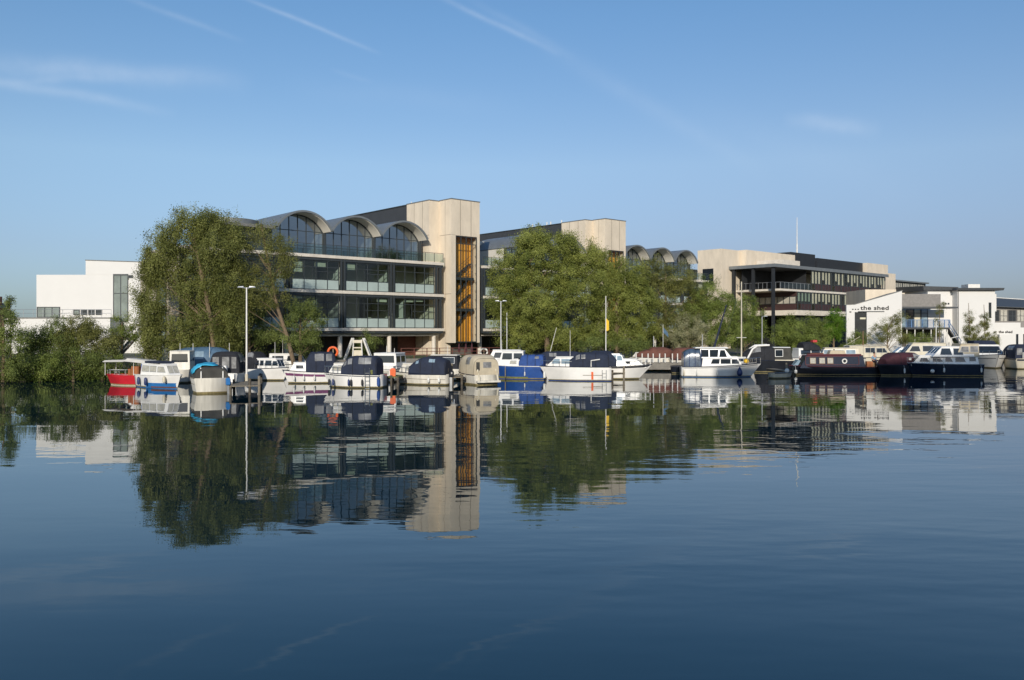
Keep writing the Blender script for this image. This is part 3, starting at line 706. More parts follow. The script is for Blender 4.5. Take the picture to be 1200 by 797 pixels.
# link with grey fascia, glazed terrace and blue railings
lk = thing('terrace_building', 'white building with grey boarded fascia over a glazed terrace with blue railings', 'building', (ptx(1058, 122), 122, 0))
W2 = ptx(1104, 122) - ptx(1058, 122)
m = MB(); m.box(0, W2, .4, 1.0, 7.85, 9.65); m.build('fascia_board', 'grey_board', lk)
m = MB(); m.box(-.1, W2 + 2.5, .3, 3, 7.6, 7.84); m.build('canopy', 'dark_roof', lk)
m = MB(); m.box(0, W2 + 2.3, 4.0, 8, 0, 9.0); m.build('wall', 'render_white', lk)
m = MB(); m.box(-.1, W2 + .6, -1.0, 3.9, 4.6, 4.85); m.build('terrace_deck', 'dark_clad', lk)
m = MB(); m.box(0, W2 + .5, 2.2, 2.35, 0, 4.58); m.build('undercroft_wall', 'room_dark', lk)
for i in range(5):
    fr = MB(); lattice(fr, .3 + i * 1.05, 1.25 + i * 1.05, 4.86, 7.55, 3.98, 1, [7.0, 4.95], .09, .1); f = fr.build('window', 'frame', lk)
    p = MB(); p.box(.3 + i * 1.05, 1.25 + i * 1.05, 3.9, 3.94, 4.86, 7.55); p.build('pane', ['pane', 'pale_pane', 'pane', 'cream_panel', 'pale_pane'][i], f)
for i in range(6):
    c = MB(); c.tube([(.2 + i * 1.15, -.8, 0), (.2 + i * 1.15, -.8, 4.58)], .07, 8); c.build('deck_post', 'white_metal', lk)
fr = MB()
for i in range(52): fr.box(i * .12, i * .12 + .03, -.98, -.95, 4.86, 5.9)
for i in range(9): fr.box(i * .78 - .03, i * .78 + .05, -.99, -.93, 4.86, 5.95)
fr.box(0, 6.2, -.995, -.93, 5.9, 5.97)
fr.tube([(W2 + .4, -.9, 5.9), (W2 + 2.3, -.9, 2.9)], .05); fr.tube([(W2 + .4, -.9, 5.3), (W2 + 2.3, -.9, 2.3)], .05)
for i in range(5): fr.tube([(W2 + .5 + i * .42, -.9, 5.8 - i * .66), (W2 + .5 + i * .42, -.9, 4.6 - i * .66)], .03, 4)
fr.build('railing', 'blue_rail', lk)
m = MB(); m.hexa([(W2 + .6, -1, 4.3), (W2 + 2.5, -1, 1.4), (W2 + 2.5, 0, 1.4), (W2 + .6, 0, 4.3), (W2 + .6, -1, 4.6), (W2 + 2.5, -1, 1.7), (W2 + 2.5, 0, 1.7), (W2 + .6, 0, 4.6)]); m.build('stair_flight', 'dark_clad', lk)
tw = thing('white_tower_block', 'tall plain white rendered block with dark overhanging flat roof behind saplings', 'building', (ptx(1104, 127), 127, 0))
a0, a1, a2 = 0, ptx(1122, 127) - ptx(1104, 127), ptx(1166, 127) - ptx(1104, 127)
m = MB(); m.box(a0 - 1.4, a1, 1.5, 9, 0, 10.5); m.box(a1, a2, 0, 9, 0, 10.4); m.build('wall', 'render_white', tw)
m = MB(); m.hexa([(a0 - 2.3, .9, 10.5), (a1 + .3, .9, 10.5), (a1 + .3, 10, 10.5), (a0 - 2.3, 10, 10.5), (a0 - 2.4, .8, 11.1), (a1 + .6, .8, 10.95), (a1 + .6, 10, 11.3), (a0 - 2.4, 10, 11.4)]); m.build('roof', 'dark_roof', tw)
m = MB(); m.hexa([(a1 - .4, -.5, 10.4), (a2 + 1.0, -.5, 10.4), (a2 + 1.0, 9.5, 10.4), (a1 - .4, 9.5, 10.4), (a1 - .3, -.6, 10.75), (a2 + 1.1, -.6, 10.75), (a2 + 1.1, 9.5, 10.95), (a1 - .3, 9.5, 10.95)]); m.build('roof_overhang', 'dark_roof', tw)
m = MB(); m.box(a1 + 3.2, a1 + 5, 3, 5, 10.9, 11.5); m.build('rooflight', 'white_metal', tw)
m = MB(); m.box(a2 - .95, a2 - .55, -.04, -.01, 6.3, 8.6); m.build('window', 'pane', tw)
m = MB(); m.box(a2, a2 + .55, .6, 3, 7.3, 9.9); m.build('bay_window', 'render_white', tw)
m = MB(); m.box(a2 + .12, a2 + .3, .56, .59, 7.7, 9.1); m.build('window', 'pane', tw)
m = MB(); m.tube([(a1 + .1, -.06, 1.3), (a1 + .1, -.06, 10.3)], .06, 6); m.build('downpipe', 'lead', tw)
m = MB()
for k in (0, .4): m.box(a1 - 1.1 + k, a1 - .85 + k, 1.45, 1.49, 8.35, 8.6)
m.build('vent', 'pane', tw)
rh = thing('dark_roofed_building', 'low building with dark pitched roof and grey glazing above a white parapet wall', 'building', (ptx(1166, 130), 130, 0))
m = MB(); m.hexa([(.3, 1.2, 8.1), (16, 1.2, 7.5), (16, 9, 9.0), (.3, 9, 10.0), (.3, 1.2, 8.2), (16, 1.2, 7.6), (16, 9, 9.1), (.3, 9, 10.1)]); m.build('roof', 'dark_roof', rh)
m = MB(); m.hexa([(.3, 9.05, 9.7), (16, 9.05, 8.7), (16, 9.3, 8.7), (.3, 9.3, 9.7), (.3, 9.05, 10.2), (16, 9.05, 9.2), (16, 9.3, 9.2), (.3, 9.3, 10.2)]); m.build('verge', 'white_metal', rh)
m = MB(); m.box(.2, 16, 2.0, 9, 0, 8.1); m.build('wall', 'grey_board', rh)
for i in range(6):
    fr = MB(); lattice(fr, .6 + i * 1.3, 1.7 + i * 1.3, 5.9, 7.6, 1.99, 2, [6.7], .07, .08); f = fr.build('window', 'frame', rh)
    p = MB(); p.box(.6 + i * 1.3, 1.7 + i * 1.3, 1.93, 1.97, 5.9, 7.6); p.build('pane', ['pane', 'curtain', 'pane', 'curtain', 'pane', 'pane'][i], f)
m = MB(); m.box(-.2, 3.9, 0, 1.9, 0, 5.65); m.box(3.9, 16, 0, 1.9, 0, 4.9); m.build('parapet_wall', 'render_white', rh)
letters('the shed', 'sign_lettering', rh, (.55, -.025, 4.05), .55, 1.05)
m = MB(); m.box(.3, 2.3, -.7, -.01, 1.3, 3.85); m.build('white_porch', 'render_white', rh)
for x in (3.2, 4.3, 5.9):
    m = MB(); m.box(x, x + .35, -.03, -.005, 2.2, 3.9); m.build('slit_window', 'pane', rh)

# the antenna on a roof far behind
x, y = P(934, 168)
m = MB(); m.tube([(0, 0, 0), (0, 0, Zp(286, 168) - GZ)], .16, 8); m.tube([(0, 0, Zp(286, 168) - GZ), (0, 0, Zp(255, 168) - GZ)], [.1, .05], 6)
one(m, 'radio_mast', 'white_metal', 'thin white aerial rising above the dark roof plant room', 'mast', loc=(x, y, GZ))
# ------------------------------------------------------------------ trees and shrubs
def leaf_mat(name, dark, light, trans=.35):
    t = NT(name); b = t.b
    at = t.new('ShaderNodeAttribute', attribute_name='tint')
    rp = t.new('ShaderNodeValToRGB'); rp.color_ramp.elements[0].color = (*dark, 1); rp.color_ramp.elements[1].color = (*light, 1)
    t.l.new(at.outputs['Fac'], rp.inputs[0]); t.l.new(rp.outputs[0], b.inputs['Base Color']); b.inputs['Roughness'].default_value = .55; b.inputs['Specular IOR Level'].default_value = .3
    tl = t.new('ShaderNodeBsdfTranslucent'); t.l.new(rp.outputs[0], tl.inputs[0]); mx = t.new('ShaderNodeMixShader'); mx.inputs[0].default_value = trans
    t.l.new(b.outputs[0], mx.inputs[1]); t.l.new(tl.outputs[0], mx.inputs[2]); t.l.new(mx.outputs[0], t.o.inputs[0]); return t.m
M['leaf_willow'] = leaf_mat('willow_leaves', (0.105, 0.123, 0.028), (0.300, 0.314, 0.092))
M['leaf_round'] = leaf_mat('round_willow_leaves', (0.129, 0.160, 0.031), (0.372, 0.401, 0.100))
M['leaf_brown'] = leaf_mat('budding_leaves', (.105, .118, .032), (.285, .29, .085))
M['leaf_green'] = leaf_mat('fresh_green_leaves', (0.110, 0.154, 0.030), (0.307, 0.366, 0.089))
M['leaf_dark'] = leaf_mat('dark_shrub_leaves', (0.087, 0.121, 0.030), (0.277, 0.329, 0.088))
M['leaf_bright'] = leaf_mat('bright_leaves', (0.080, 0.160, 0.014), (0.173, 0.319, 0.027))
M['leaf_sparse'] = leaf_mat('thin_spring_leaves', (0.114, 0.126, 0.032), (0.329, 0.329, 0.104))
M['leaf_blossom'] = leaf_mat('blossom_and_leaves', (0.133, 0.160, 0.041), (0.559, 0.519, 0.326))
M['grass'] = leaf_mat('bank_plants', (0.053, 0.093, 0.016), (0.186, 0.253, 0.047))

def leaf_mesh(name, cen, tint, size, mt, parent=None, aspect=.5, droop=0, out=None):
    n = len(cen)
    a = rng.normal(size=(n, 3)); a[:, 2] -= droop; a /= np.linalg.norm(a, axis=1)[:, None]
    b_ = rng.normal(size=(n, 3))
    if out is not None:      # leaves face outwards and up, as they do to catch light
        nn = out * 1.1 + np.array([0, 0, .35]) + rng.normal(size=(n, 3)) * .62; b_ = np.cross(nn, a)
    b_ -= (b_ * a).sum(1)[:, None] * a; b_ /= np.linalg.norm(b_, axis=1)[:, None]
    s = size * .57 * rng.uniform(.6, 1.35, n)[:, None]
    v = np.empty((n, 4, 3)); v[:, 0] = cen - a * s * .5; v[:, 1] = cen + b_ * s * aspect * .5; v[:, 2] = cen + a * s * .5; v[:, 3] = cen - b_ * s * aspect * .5
    me = bpy.data.meshes.new(name); me.vertices.add(n * 4); me.loops.add(n * 4); me.polygons.add(n)
    me.vertices.foreach_set('co', v.ravel().astype(np.float32)); me.loops.foreach_set('vertex_index', np.arange(n * 4, dtype=np.int32))
    me.polygons.foreach_set('loop_start', np.arange(0, n * 4, 4, dtype=np.int32))
    at = me.attributes.new('tint', 'FLOAT', 'FACE'); at.data.foreach_set('value', np.clip(tint, 0, 1).astype(np.float32))
    me.update(calc_edges=True); me.materials.append(M[mt])
    o = bpy.data.objects.new(name, me); COL.objects.link(o)
    if parent: o.parent = parent
    return o
def tree(name, label, cat, d, lobes, base, trunk=None, r=.22, mt='leaf_green', size=.24, dens=1.0, clump=.5, droop=0, group=None, gz=None, limbs=9, shift=0, depth=1.0, hang=0):
    """lobes: (px, py, rx, ry) in photo pixels at distance d; trunk: pixel polyline from the base up"""
    gz = GZ if gz is None else gz
    bx, by = P(base, d); k = d / FPX
    root = thing(name, label, cat, (bx, by, gz), 0, group)
    L = [((px - 600) * k - bx, rng.uniform(-.35, .35) * rx * k * depth + shift, Zp(py, d) - gz, rx * k, rx * k * depth, ry * k) for px, py, rx, ry in lobes]
    cs, ts, os_ = [], [], []
    tips = []
    for (cx, cy, cz, rx, ry, rz) in L:
        area = math.pi * rx * rz
        nc = max(5, int(area * 3.1 * dens / (clump / .5) ** 1.5))
        dirs = rng.normal(size=(nc, 3)); dirs /= np.linalg.norm(dirs, axis=1)[:, None]
        rad = rng.uniform(.2, 1.0, nc) ** .55 * rng.uniform(.84, 1.2, nc)
        cc = np.array([cx, cy, cz]) + dirs * rad[:, None] * np.array([rx, ry, rz])
        ctint = np.clip(rng.normal(.47, .24, nc), .05, .95)
        per = 190
        sg = clump * .86 * rng.uniform(.55, 1.3, nc)
        for i in range(nc):
            m_ = int(per * rng.uniform(.6, 1.4))
            off = rng.normal(size=(m_, 3)) * sg[i] * np.array([.62, .62, .62])
            if hang: off[:, 2] -= rng.exponential(hang, m_)
            cs.append(cc[i] + off); os_.append(np.repeat(dirs[i][None], m_, 0)); ts.append(ctint[i] + rng.normal(0, .09, m_))
        for i in rng.choice(nc, min(nc, max(2, limbs // max(1, len(L)) + 1)), replace=False): tips.append(cc[i])
    cs = np.concatenate(cs); ts = np.concatenate(ts); os_ = np.concatenate(os_)
    keep = cs[:, 2] > (-gz + .12)
    leaf_mesh('crown', cs[keep], ts[keep], size, mt, root, droop=droop, out=os_[keep])
    w = MB()
    if trunk is None: trunk = [(base, None), (base, lobes[0][1])]
    tp = [Vector(((px - 600) * k - bx, 0.0, (-.3 if py is None else Zp(py, d) - gz))) for px, py in trunk]
    w.tube(tp, [r * (1 - .65 * i / (len(tp) - 1)) for i in range(len(tp))], 9)
    for tip in tips:
        tip = Vector(tip); best = None
        for q in range(24):
            u = .22 + .78 * q / 23; u *= len(tp) - 1; i = min(int(u), len(tp) - 2); s_ = tp[i].lerp(tp[i + 1], u - i)
            e_ = abs((tip.z - s_.z) - .9 * math.hypot(tip.x - s_.x, tip.y - s_.y) - .2)
            if best is None or e_ < best[0]: best = (e_, s_)
        s = best[1]
        mid = s.lerp(tip, .5) + Vector((random.uniform(-.4, .4), random.uniform(-.3, .3), random.uniform(0, .5)))
        w.tube([s, mid, tip], [r * .24, r * .15, r * .05], 5)
    w.build('trunk', 'bark', root, True)
    return root

tree('willow_tree', 'tallest willow at left with a full drooping crown and pale leaning trunk', 'tree', 77,
     [(224, 262, 27, 23), (190, 298, 26, 32), (206, 280, 24, 24), (256, 285, 30, 36), (180, 345, 22, 46), (174, 310, 15, 26), (172, 372, 14, 32), (176, 402, 14, 16), (228, 335, 36, 48), (268, 335, 26, 45), (190, 392, 22, 26), (232, 388, 34, 30), (264, 388, 22, 28), (245, 262, 22, 18), (272, 270, 16, 14)],
     253, [(253, None), (247, 375), (240, 340), (232, 300), (226, 265)], .25, 'leaf_willow', .23, 1.65, .5, .5, hang=.35, limbs=18, shift=.5)
tree('ash_tree', 'thin brownish half leafed tree leaning left over a white cabin cruiser', 'tree', 78.5,
     [(308, 279, 24, 21), (286, 300, 22, 32), (322, 310, 20, 28), (300, 340, 22, 30), (336, 302, 11, 24), (283, 350, 18, 32), (325, 345, 14, 22), (275, 280, 14, 18)],
     345, [(345, None), (337, 396), (325, 360), (318, 325), (311, 290), (306, 262)],   .21, 'leaf_brown', .2, 1.05, .5, .2, limbs=14)
tree('bushy_tree', 'low spreading bushy tree in front of the dark glazed front, right of the leaning trunk', 'tree', 79.5,
     [(352, 370, 22, 22), (369, 378, 12, 18), (345, 395, 24, 20), (362, 400, 18, 14)], 352, None, .2, 'leaf_dark', .2, 1.0, .42, limbs=12)
tree('understorey_tree', 'dark shrubby tree filling the gap below the willow and the thin brownish tree', 'tree', 81,
     [(292, 385, 30, 26), (312, 395, 22, 18), (268, 400, 24, 16), (300, 360, 20, 22)], 292, None, .2, 'leaf_dark', .2, .9, .45, limbs=10)
tree('willow_tree', 'broad round topped willow in the middle, covering the second stone block', 'tree', 97,
     [(630, 300, 34, 32), (598, 320, 27, 28), (676, 300, 28, 24), (590, 355, 20, 34), (630, 352, 40, 38), (680, 335, 34, 34), (612, 392, 30, 22), (655, 388, 36, 26), (624, 284, 24, 16), (664, 286, 18, 12), (700, 300, 12, 18)],
     642, [(642, None), (640, 380), (632, 350), (624, 330), (620, 305)], .32, 'leaf_round', .25, 1.85, .55, .2, limbs=18, shift=.5)
tree('willow_tree', 'smaller leafy willow right of the round topped one, behind the yellow flag', 'tree', 99,
     [(734, 329, 27, 28), (716, 355, 30, 36), (748, 362, 24, 34), (702, 385, 26, 28), (738, 393, 28, 20), (712, 318, 18, 20)], 722, None, .3, 'leaf_round', .25, 1.5, .5, .3, limbs=10)
tree('alder_tree', 'brownish budding tree under the small far vaulted roofs', 'tree', 103,
     [(760, 320, 20, 20), (788, 325, 29, 21), (768, 345, 26, 32), (802, 348, 24, 28), (765, 380, 26, 26), (788, 390, 28, 20), (808, 375, 20, 24)], 780, None, .22, 'leaf_brown', .22, 1.0, .5, limbs=18)
tree('hedgerow_tree', 'dense mid green tree between the brownish tree and the sailing mast', 'tree', 104,
     [(828, 351, 27, 25), (850, 368, 26, 26), (815, 372, 28, 30), (848, 392, 30, 18), (820, 396, 30, 14)], 832, None, .22, 'leaf_green', .23, 1.15, .5, limbs=10)
tree('blossom_bush', 'pale blossoming hawthorn bush at the water edge near a row of mooring posts', 'bush', 98,
     [(808, 385, 22, 20), (792, 396, 16, 14), (822, 394, 16, 14)], 806, None, .14, 'leaf_blossom', .2, .95, .42, limbs=8)
tree('hedgerow_tree', 'narrow green tree behind the bare sailing mast', 'tree', 106,
     [(873, 366, 17, 23), (868, 388, 22, 20), (884, 386, 14, 20)], 872, None, .2, 'leaf_green', .23, 1.0, .45, limbs=8)
tree('round_bush', 'wide green bush in front of the dark undercroft, left of the bright round tree', 'bush', 112,
     [(936, 387, 26, 18), (917, 394, 18, 16), (956, 390, 17, 20), (945, 400, 28, 12)], 938, None, .2, 'leaf_green', .24, 1.15, .48, limbs=8)
tree('round_tree', 'small bright green round tree beside the white gabled wall', 'tree', 118,
     [(977, 376, 11, 17), (974, 388, 10, 12), (982, 386, 7, 12)], 977, None, .16, 'leaf_bright', .24, 1.3, .45, limbs=8)
tree('sapling_tree', 'open spring leafed tree in front of the white gabled wall', 'tree', 113,
     [(1040, 385, 17, 15), (1050, 376, 11, 11), (1028, 393, 13, 10), (1055, 394, 11, 10)], 1040, None, .14, 'leaf_sparse', .2, .75, .45, limbs=26)
tree('birch_sapling', 'left one of two slender birch saplings before the plain white block', 'tree', 117,
     [(1136, 372, 4, 12), (1136, 388, 8, 12), (1137, 398, 8, 7)], 1137, [(1137, None), (1136, 380), (1135, 355)], .08, 'leaf_sparse', .19, .95, .36, limbs=14)
tree('birch_sapling', 'right one of two slender birch saplings before the plain white block', 'tree', 116,
     [(1154, 376, 5, 12), (1152, 390, 10, 12), (1158, 398, 11, 8)], 1155, [(1155, None), (1154, 380), (1153, 357)], .08, 'leaf_sparse', .19, .95, .36, limbs=14)
tree('rowan_sapling', 'thin wispy sapling standing before the blue terrace railings', 'tree', 116,
     [(1101, 372, 4, 12), (1098, 388, 6, 10), (1104, 360, 4, 8)], 1101, [(1101, None), (1101, 375), (1102, 354)], .07, 'leaf_sparse', .18, .7, .34, limbs=14)
tree('low_shrub', 'low green shrub at the foot of the white gabled wall', 'bush', 115, [(1008, 398, 14, 8), (998, 404, 16, 8)], 1004, None, .1, 'leaf_green', .22, 1, .42, limbs=6)
tree('low_shrub', 'low green shrub below the blue terrace railings', 'bush', 115, [(1078, 398, 18, 9), (1065, 402, 14, 8)], 1074, None, .1, 'leaf_dark', .22, .9, .42, limbs=6)
tree('low_shrub', 'low green shrub beneath the plain white block, between the saplings', 'bush', 118, [(1145, 402, 20, 7)], 1145, None, .1, 'leaf_green', .22, .9, .42, limbs=6)
tree('ground_floor_shrub', 'small leafy shrub beside the white gangway frame', 'bush', 90, [(432, 398, 14, 12), (425, 406, 14, 8)], 430, None, .1, 'leaf_dark', .2, .8, .4, limbs=8)
tree('hedge_shrub', 'low dark hedge shrub along the quay under the round topped willow', 'bush', 95, [(700, 403, 30, 9), (740, 404, 26, 9)], 715, None, .1, 'leaf_dark', .22, 1, .42, limbs=6)
# left bank thicket
tree('waterside_bush', 'dark tall bush filling the far left edge of the bank', 'bush', 69.5, [(4, 380, 17, 22), (-8, 405, 24, 24), (12, 410, 20, 26), (2, 432, 24, 14), (18, 434, 16, 12), (-30, 390, 22, 40)], 4, None, .18, 'leaf_dark', .2, 1.15, .45, limbs=8, gz=.4)
tree('conifer_sapling', 'single feathery treetop poking above the dark bush at far left', 'tree', 76, [(12, 356, 5, 8), (13, 372, 8, 8)], 13, [(13, None), (12, 370), (11, 348)], .07, 'leaf_dark', .2, .8, .3, limbs=10)
tree('waterside_bush', 'grey green loose bush below the wide low window of the white building', 'bush', 74, [(46, 394, 22, 20), (63, 386, 17, 15), (40, 415, 22, 18), (66, 405, 20, 18), (32, 402, 14, 16)], 48, None, .16, 'leaf_dark', .2, 1.35, .45, limbs=10, gz=.6)
tree('waterside_bush', 'grey green bush below the row of four small windows', 'bush', 75, [(92, 392, 22, 18), (78, 402, 20, 20), (112, 402, 22, 20), (95, 384, 14, 13), (104, 388, 16, 14), (122, 408, 16, 16)], 92, None, .16, 'leaf_sparse', .2, 1.45, .45, limbs=10, gz=.6)
tree('waterside_tree', 'fresher green young tree between the white building and the steel stair', 'tree', 77, [(145, 378, 14, 13), (138, 390, 14, 12), (152, 390, 10, 12), (128, 396, 14, 12)], 143, None, .14, 'leaf_green', .19, .95, .4, limbs=14)
tree('waterside_bush', 'low bright bush overhanging the water beneath the wide low window', 'bush', 71.5, [(36, 432, 18, 15), (58, 430, 18, 14), (50, 418, 18, 12)], 46, None, .14, 'leaf_green', .2, 1.0, .42, limbs=8, gz=.3)
tree('waterside_bush', 'low green bush overhanging the water in the middle of the left bank', 'bush', 72.5, [(84, 430, 18, 15), (98, 422, 16, 14), (76, 418, 15, 12)], 86, None, .14, 'leaf_dark', .2, 1.0, .42, limbs=12, gz=.3)
tree('waterside_bush', 'low green bush overhanging the water just left of the red boat', 'bush', 74, [(120, 431, 18, 13), (133, 424, 13, 13), (112, 418, 15, 13)], 120, None, .14, 'leaf_dark', .2, 1.0, .42, limbs=10, gz=.3)
# bank plants: a fringe nobody could count
n = 36000
xs = rng.uniform(-62, -33, n); ys = np.array([shore_y(x) for x in xs]) + rng.uniform(-3.4, .8, n); zs = rng.uniform(0.03, 1.9, n) * rng.uniform(.25, 1, n)
o = leaf_mesh('bank_plants', np.stack([xs, ys, zs], 1), rng.uniform(0, 1, n), .26, 'grass', aspect=.3, droop=-.8)
tag(o, kind='stuff', label='tangled green waterside plants fringing the left bank', cat='plants')
n = 5000
xs = rng.uniform(-33, 60, n); ys = np.array([shore_y(x) for x in xs]) + rng.uniform(.5, 5, n); zs = GZ + rng.uniform(0, .5, n) * rng.uniform(.3, 1, n)
o = leaf_mesh('quayside_grass', np.stack([xs, ys, zs], 1), rng.uniform(0, 1, n), .25, 'grass', aspect=.25, droop=-1.2)
tag(o, kind='stuff', label='rough grass growing along the quay behind the boats', cat='grass')
# ------------------------------------------------------------------ boats
class Boat:
    """local frame: +x to the bow, z = 0 at the waterline"""
    def __init__(s, name, label, px, wl, L, B, head, fb=1.15, fs=.85, rake=.7, top='white_gel', band=None, bot='antifoul', full=2.3, cat='boat', dark_line='navy_hull', group=None):
        d = D(wl); x, y = P(px, d)
        s.r = thing(name, label, cat, (x, y, 0), R(head), group)
        s.L, s.B, s.fb, s.fs, s.full, s.rake = L, B, fb, fs, full, rake
        n = 18; rings = []; mats = [bot, 'scum', top, band or top, top]
        fr = [i / n for i in range(n + 1)]
        for f in fr:
            hb = s.hb(f); sh = s.sheer(f)
            wb = hb * (.86 - .5 * max(0, f - .55) / .45)
            prof = [(0, -.4), (wb * .8, -.22), (wb, .05), (wb + (hb - wb) * .12, .13), (wb + (hb - wb) * .72, sh * .72), (hb * .985 + .005, sh * .86), (hb, sh)]
            row = []
            for (yy, zz) in prof:
                xx = -L / 2 + f * (L - rake * (1 - max(0, zz) / sh) * 1.0 * (f ** 2))
                row.append((xx, yy, zz))
            rings.append(row)
        s.rings = rings
        mb = MB(); k = len(rings[0]); o = 0
        for sg in (1, -1):
            base = len(mb.v)
            for row in rings: mb.v += [(x_, sg * y_, z_) for x_, y_, z_ in row]
            for i in range(n):
                for j in range(k - 1):
                    a = base + i * k + j
                    q = [a, a + k, a + k + 1, a + 1]
                    mb.f.append(q if sg > 0 else q[::-1]); mb.mi.append([0, 0, 1, 2, 3, 4][j])
        st = [(x_, y_, z_) for x_, y_, z_ in rings[0]]
        for j in range(k - 1):
            a, b_ = st[j], st[j + 1]
            mb.add([(a[0], -a[1], a[2]), (a[0], a[1], a[2]), (b_[0], b_[1], b_[2]), (b_[0], -b_[1], b_[2])], [(0, 1, 2, 3)], [0, 0, 1, 2, 3, 4][j])
        o = mb.build('hull', mats, s.r, True); bm = bmesh.new(); bm.from_mesh(o.data); bmesh.ops.remove_doubles(bm, verts=bm.verts, dist=.002); bmesh.ops.recalc_face_normals(bm, faces=bm.faces); bm.to_mesh(o.data); bm.free()
        mb = MB(); base = 0
        for row in rings: x_, y_, z_ = row[-1]; mb.v += [(x_, y_ - .01, z_ - .03), (x_, -y_ + .01, z_ - .03)]
        for i in range(n): mb.f.append([2 * i, 2 * i + 2, 2 * i + 3, 2 * i + 1]); mb.mi.append(0)
        mb.build('deck', 'old_white' if top != 'black_hull' else 'dark_clad', s.r)
        mb = MB(); gun = [row[-1] for row in rings]
        path = [(x_, y_, z_ - .01) for x_, y_, z_ in gun] + [(x_, -y_, z_ - .01) for x_, y_, z_ in gun[::-1]]
        mb.tube(path, .035, 6); mb.build('rubbing_strake', dark_line, s.r, True)
    def hb(s, f):
        q = max(0, (f - .42) / .58)
        return max(.03, s.B / 2 * (1 - q ** s.full) * (.90 + .10 * min(1, f / .3)))
    def sheer(s, f): return s.fs + (s.fb - s.fs) * f ** 1.8
    def X(s, f): return -s.L / 2 + f * s.L
    def cabin(s, f0, f1, z1, aft=.1, fwd=.6, wf=.72, top=.84, m='white_gel', wins=(), front=True, roof=True, name='cabin', z0=None, wfront=None, pane='pane', roof_m=None, nfront=2, back=False):
        x0, x1 = s.X(f0), s.X(f1); zb = (min(s.sheer(f0), s.sheer(f1)) - .12) if z0 is None else z0
        wa = s.hb(f0) * wf if f0 < .6 else s.hb(.5) * wf; w1 = (s.hb(f1) * .9 if wfront is None else wfront * s.B / 2); w1 = min(w1, wa)
        def Wd(x, z): 
            u = (x - x0) / (x1 - x0); v = (z - zb) / (z1 - zb); return (wa + (w1 - wa) * u) * (1 + (top - 1) * v)
        prof = [(x0, zb), (x0 + aft, z1), (x1 - fwd, z1), (x1, zb)]
        mb = MB(); NS, NV = 14, 5; gr = []
        for i in range(NS + 1):
            q = i / NS; col_ = []
            for j in range(NV + 1):
                v = j / NV; z = zb + (z1 - zb) * v; xa_, xb_ = x0 + aft * v, x1 - fwd * v; x = xa_ + (xb_ - xa_) * q; col_.append((x, Wd(x, z), z))
            gr.append(col_ + [(x_, -y_, z_) for x_, y_, z_ in col_[::-1]])
        mb.loft(gr); c = mb.build(name, m, s.r)
        def onside(f_, z): 
            return f_, z
        ctr = ((x0 + x1) / 2, 0, zb)
        for w_ in wins:   # (u0,u1,v0,v1,slantL,slantR) fractions along and up the cabin side
            u0, u1, v0, v1 = w_[:4]; sl = w_[4] if len(w_) > 4 else 0; sr = w_[5] if len(w_) > 5 else 0
            pn = w_[6] if len(w_) > 6 else pane
            X0, X1 = x0 + aft * .5, x1 - fwd * .5; zz0, zz1 = zb + (z1 - zb) * v0, zb + (z1 - zb) * v1
            q = [(X0 + (X1 - X0) * u0, zz0), (X0 + (X1 - X0) * u1, zz0), (X0 + (X1 - X0) * (u1 + sr), zz1), (X0 + (X1 - X0) * (u0 + sl), zz1)]
            cx = sum(a for a, _ in q) / 4; cz = sum(b_ for _, b_ in q) / 4
            for sg in (1, -1):
                fr = MB(); g = [(cx + (a - cx) * 1.0 + (.035 if a > cx else -.035), cz + (b_ - cz) + (.035 if b_ > cz else -.035)) for a, b_ in q]
                fr.panel([(a, sg * Wd(a, b_), b_) for a, b_ in g], ctr, .008, .02); fo = fr.build('window', 'alu', s.r)
                pb = MB(); pb.panel([(a, sg * Wd(a, b_), b_) for a, b_ in q], ctr, .014, .02); pb.build('pane', pn, fo)
        if front and fwd > .05:
            for i in range(nfront):
                ya, yb = -1 + 2 * i / nfront + .08, -1 + 2 * (i + 1) / nfront - .08
                pts = []
                for yy, v in ((ya, .36), (yb, .36), (yb, .9), (ya, .9)):
                    z = zb + (z1 - zb) * v; x = x1 - fwd * v; pts.append((x, yy * Wd(x, z) * .97, z))
                fr = MB(); c_ = [sum(p[j] for p in pts) / 4 for j in range(3)]
                fr.panel([tuple(c_[j] + (p[j] - c_[j]) * 1.08 for j in range(3)) for p in pts], ctr, .008, .02); fo = fr.build('windscreen', 'alu', s.r)
                pb = MB(); pb.panel(pts, ctr, .014, .02); pb.build('pane', pane, fo)
        if back:
            pts = [(x0 + aft * v, yy * Wd(x0, zb) * .8, zb + (z1 - zb) * v) for yy, v in ((-1, .45), (1, .45), (.95, .88), (-.95, .88))]
            fr = MB(); fr.panel(pts, ctr, .01, .02); fr.build('rear_window', pane, s.r)
        if roof:
            e = .05; mb = MB()
            w0, w9 = Wd(x0 + aft, z1) + e, Wd(x1 - fwd, z1) + e
            mb.hexa([(x0 + aft - e, -w0, z1 + .002), (x1 - fwd + e, -w9, z1 + .002), (x1 - fwd + e, w9, z1 + .002), (x0 + aft - e, w0, z1 + .002), (x0 + aft, -w0 * .9, z1 + .07), (x1 - fwd, -w9 * .9, z1 + .07), (x1 - fwd, w9 * .9, z1 + .07), (x0 + aft, w0 * .9, z1 + .07)])
            mb.build('cabin_roof', roof_m or m, s.r)
        return c
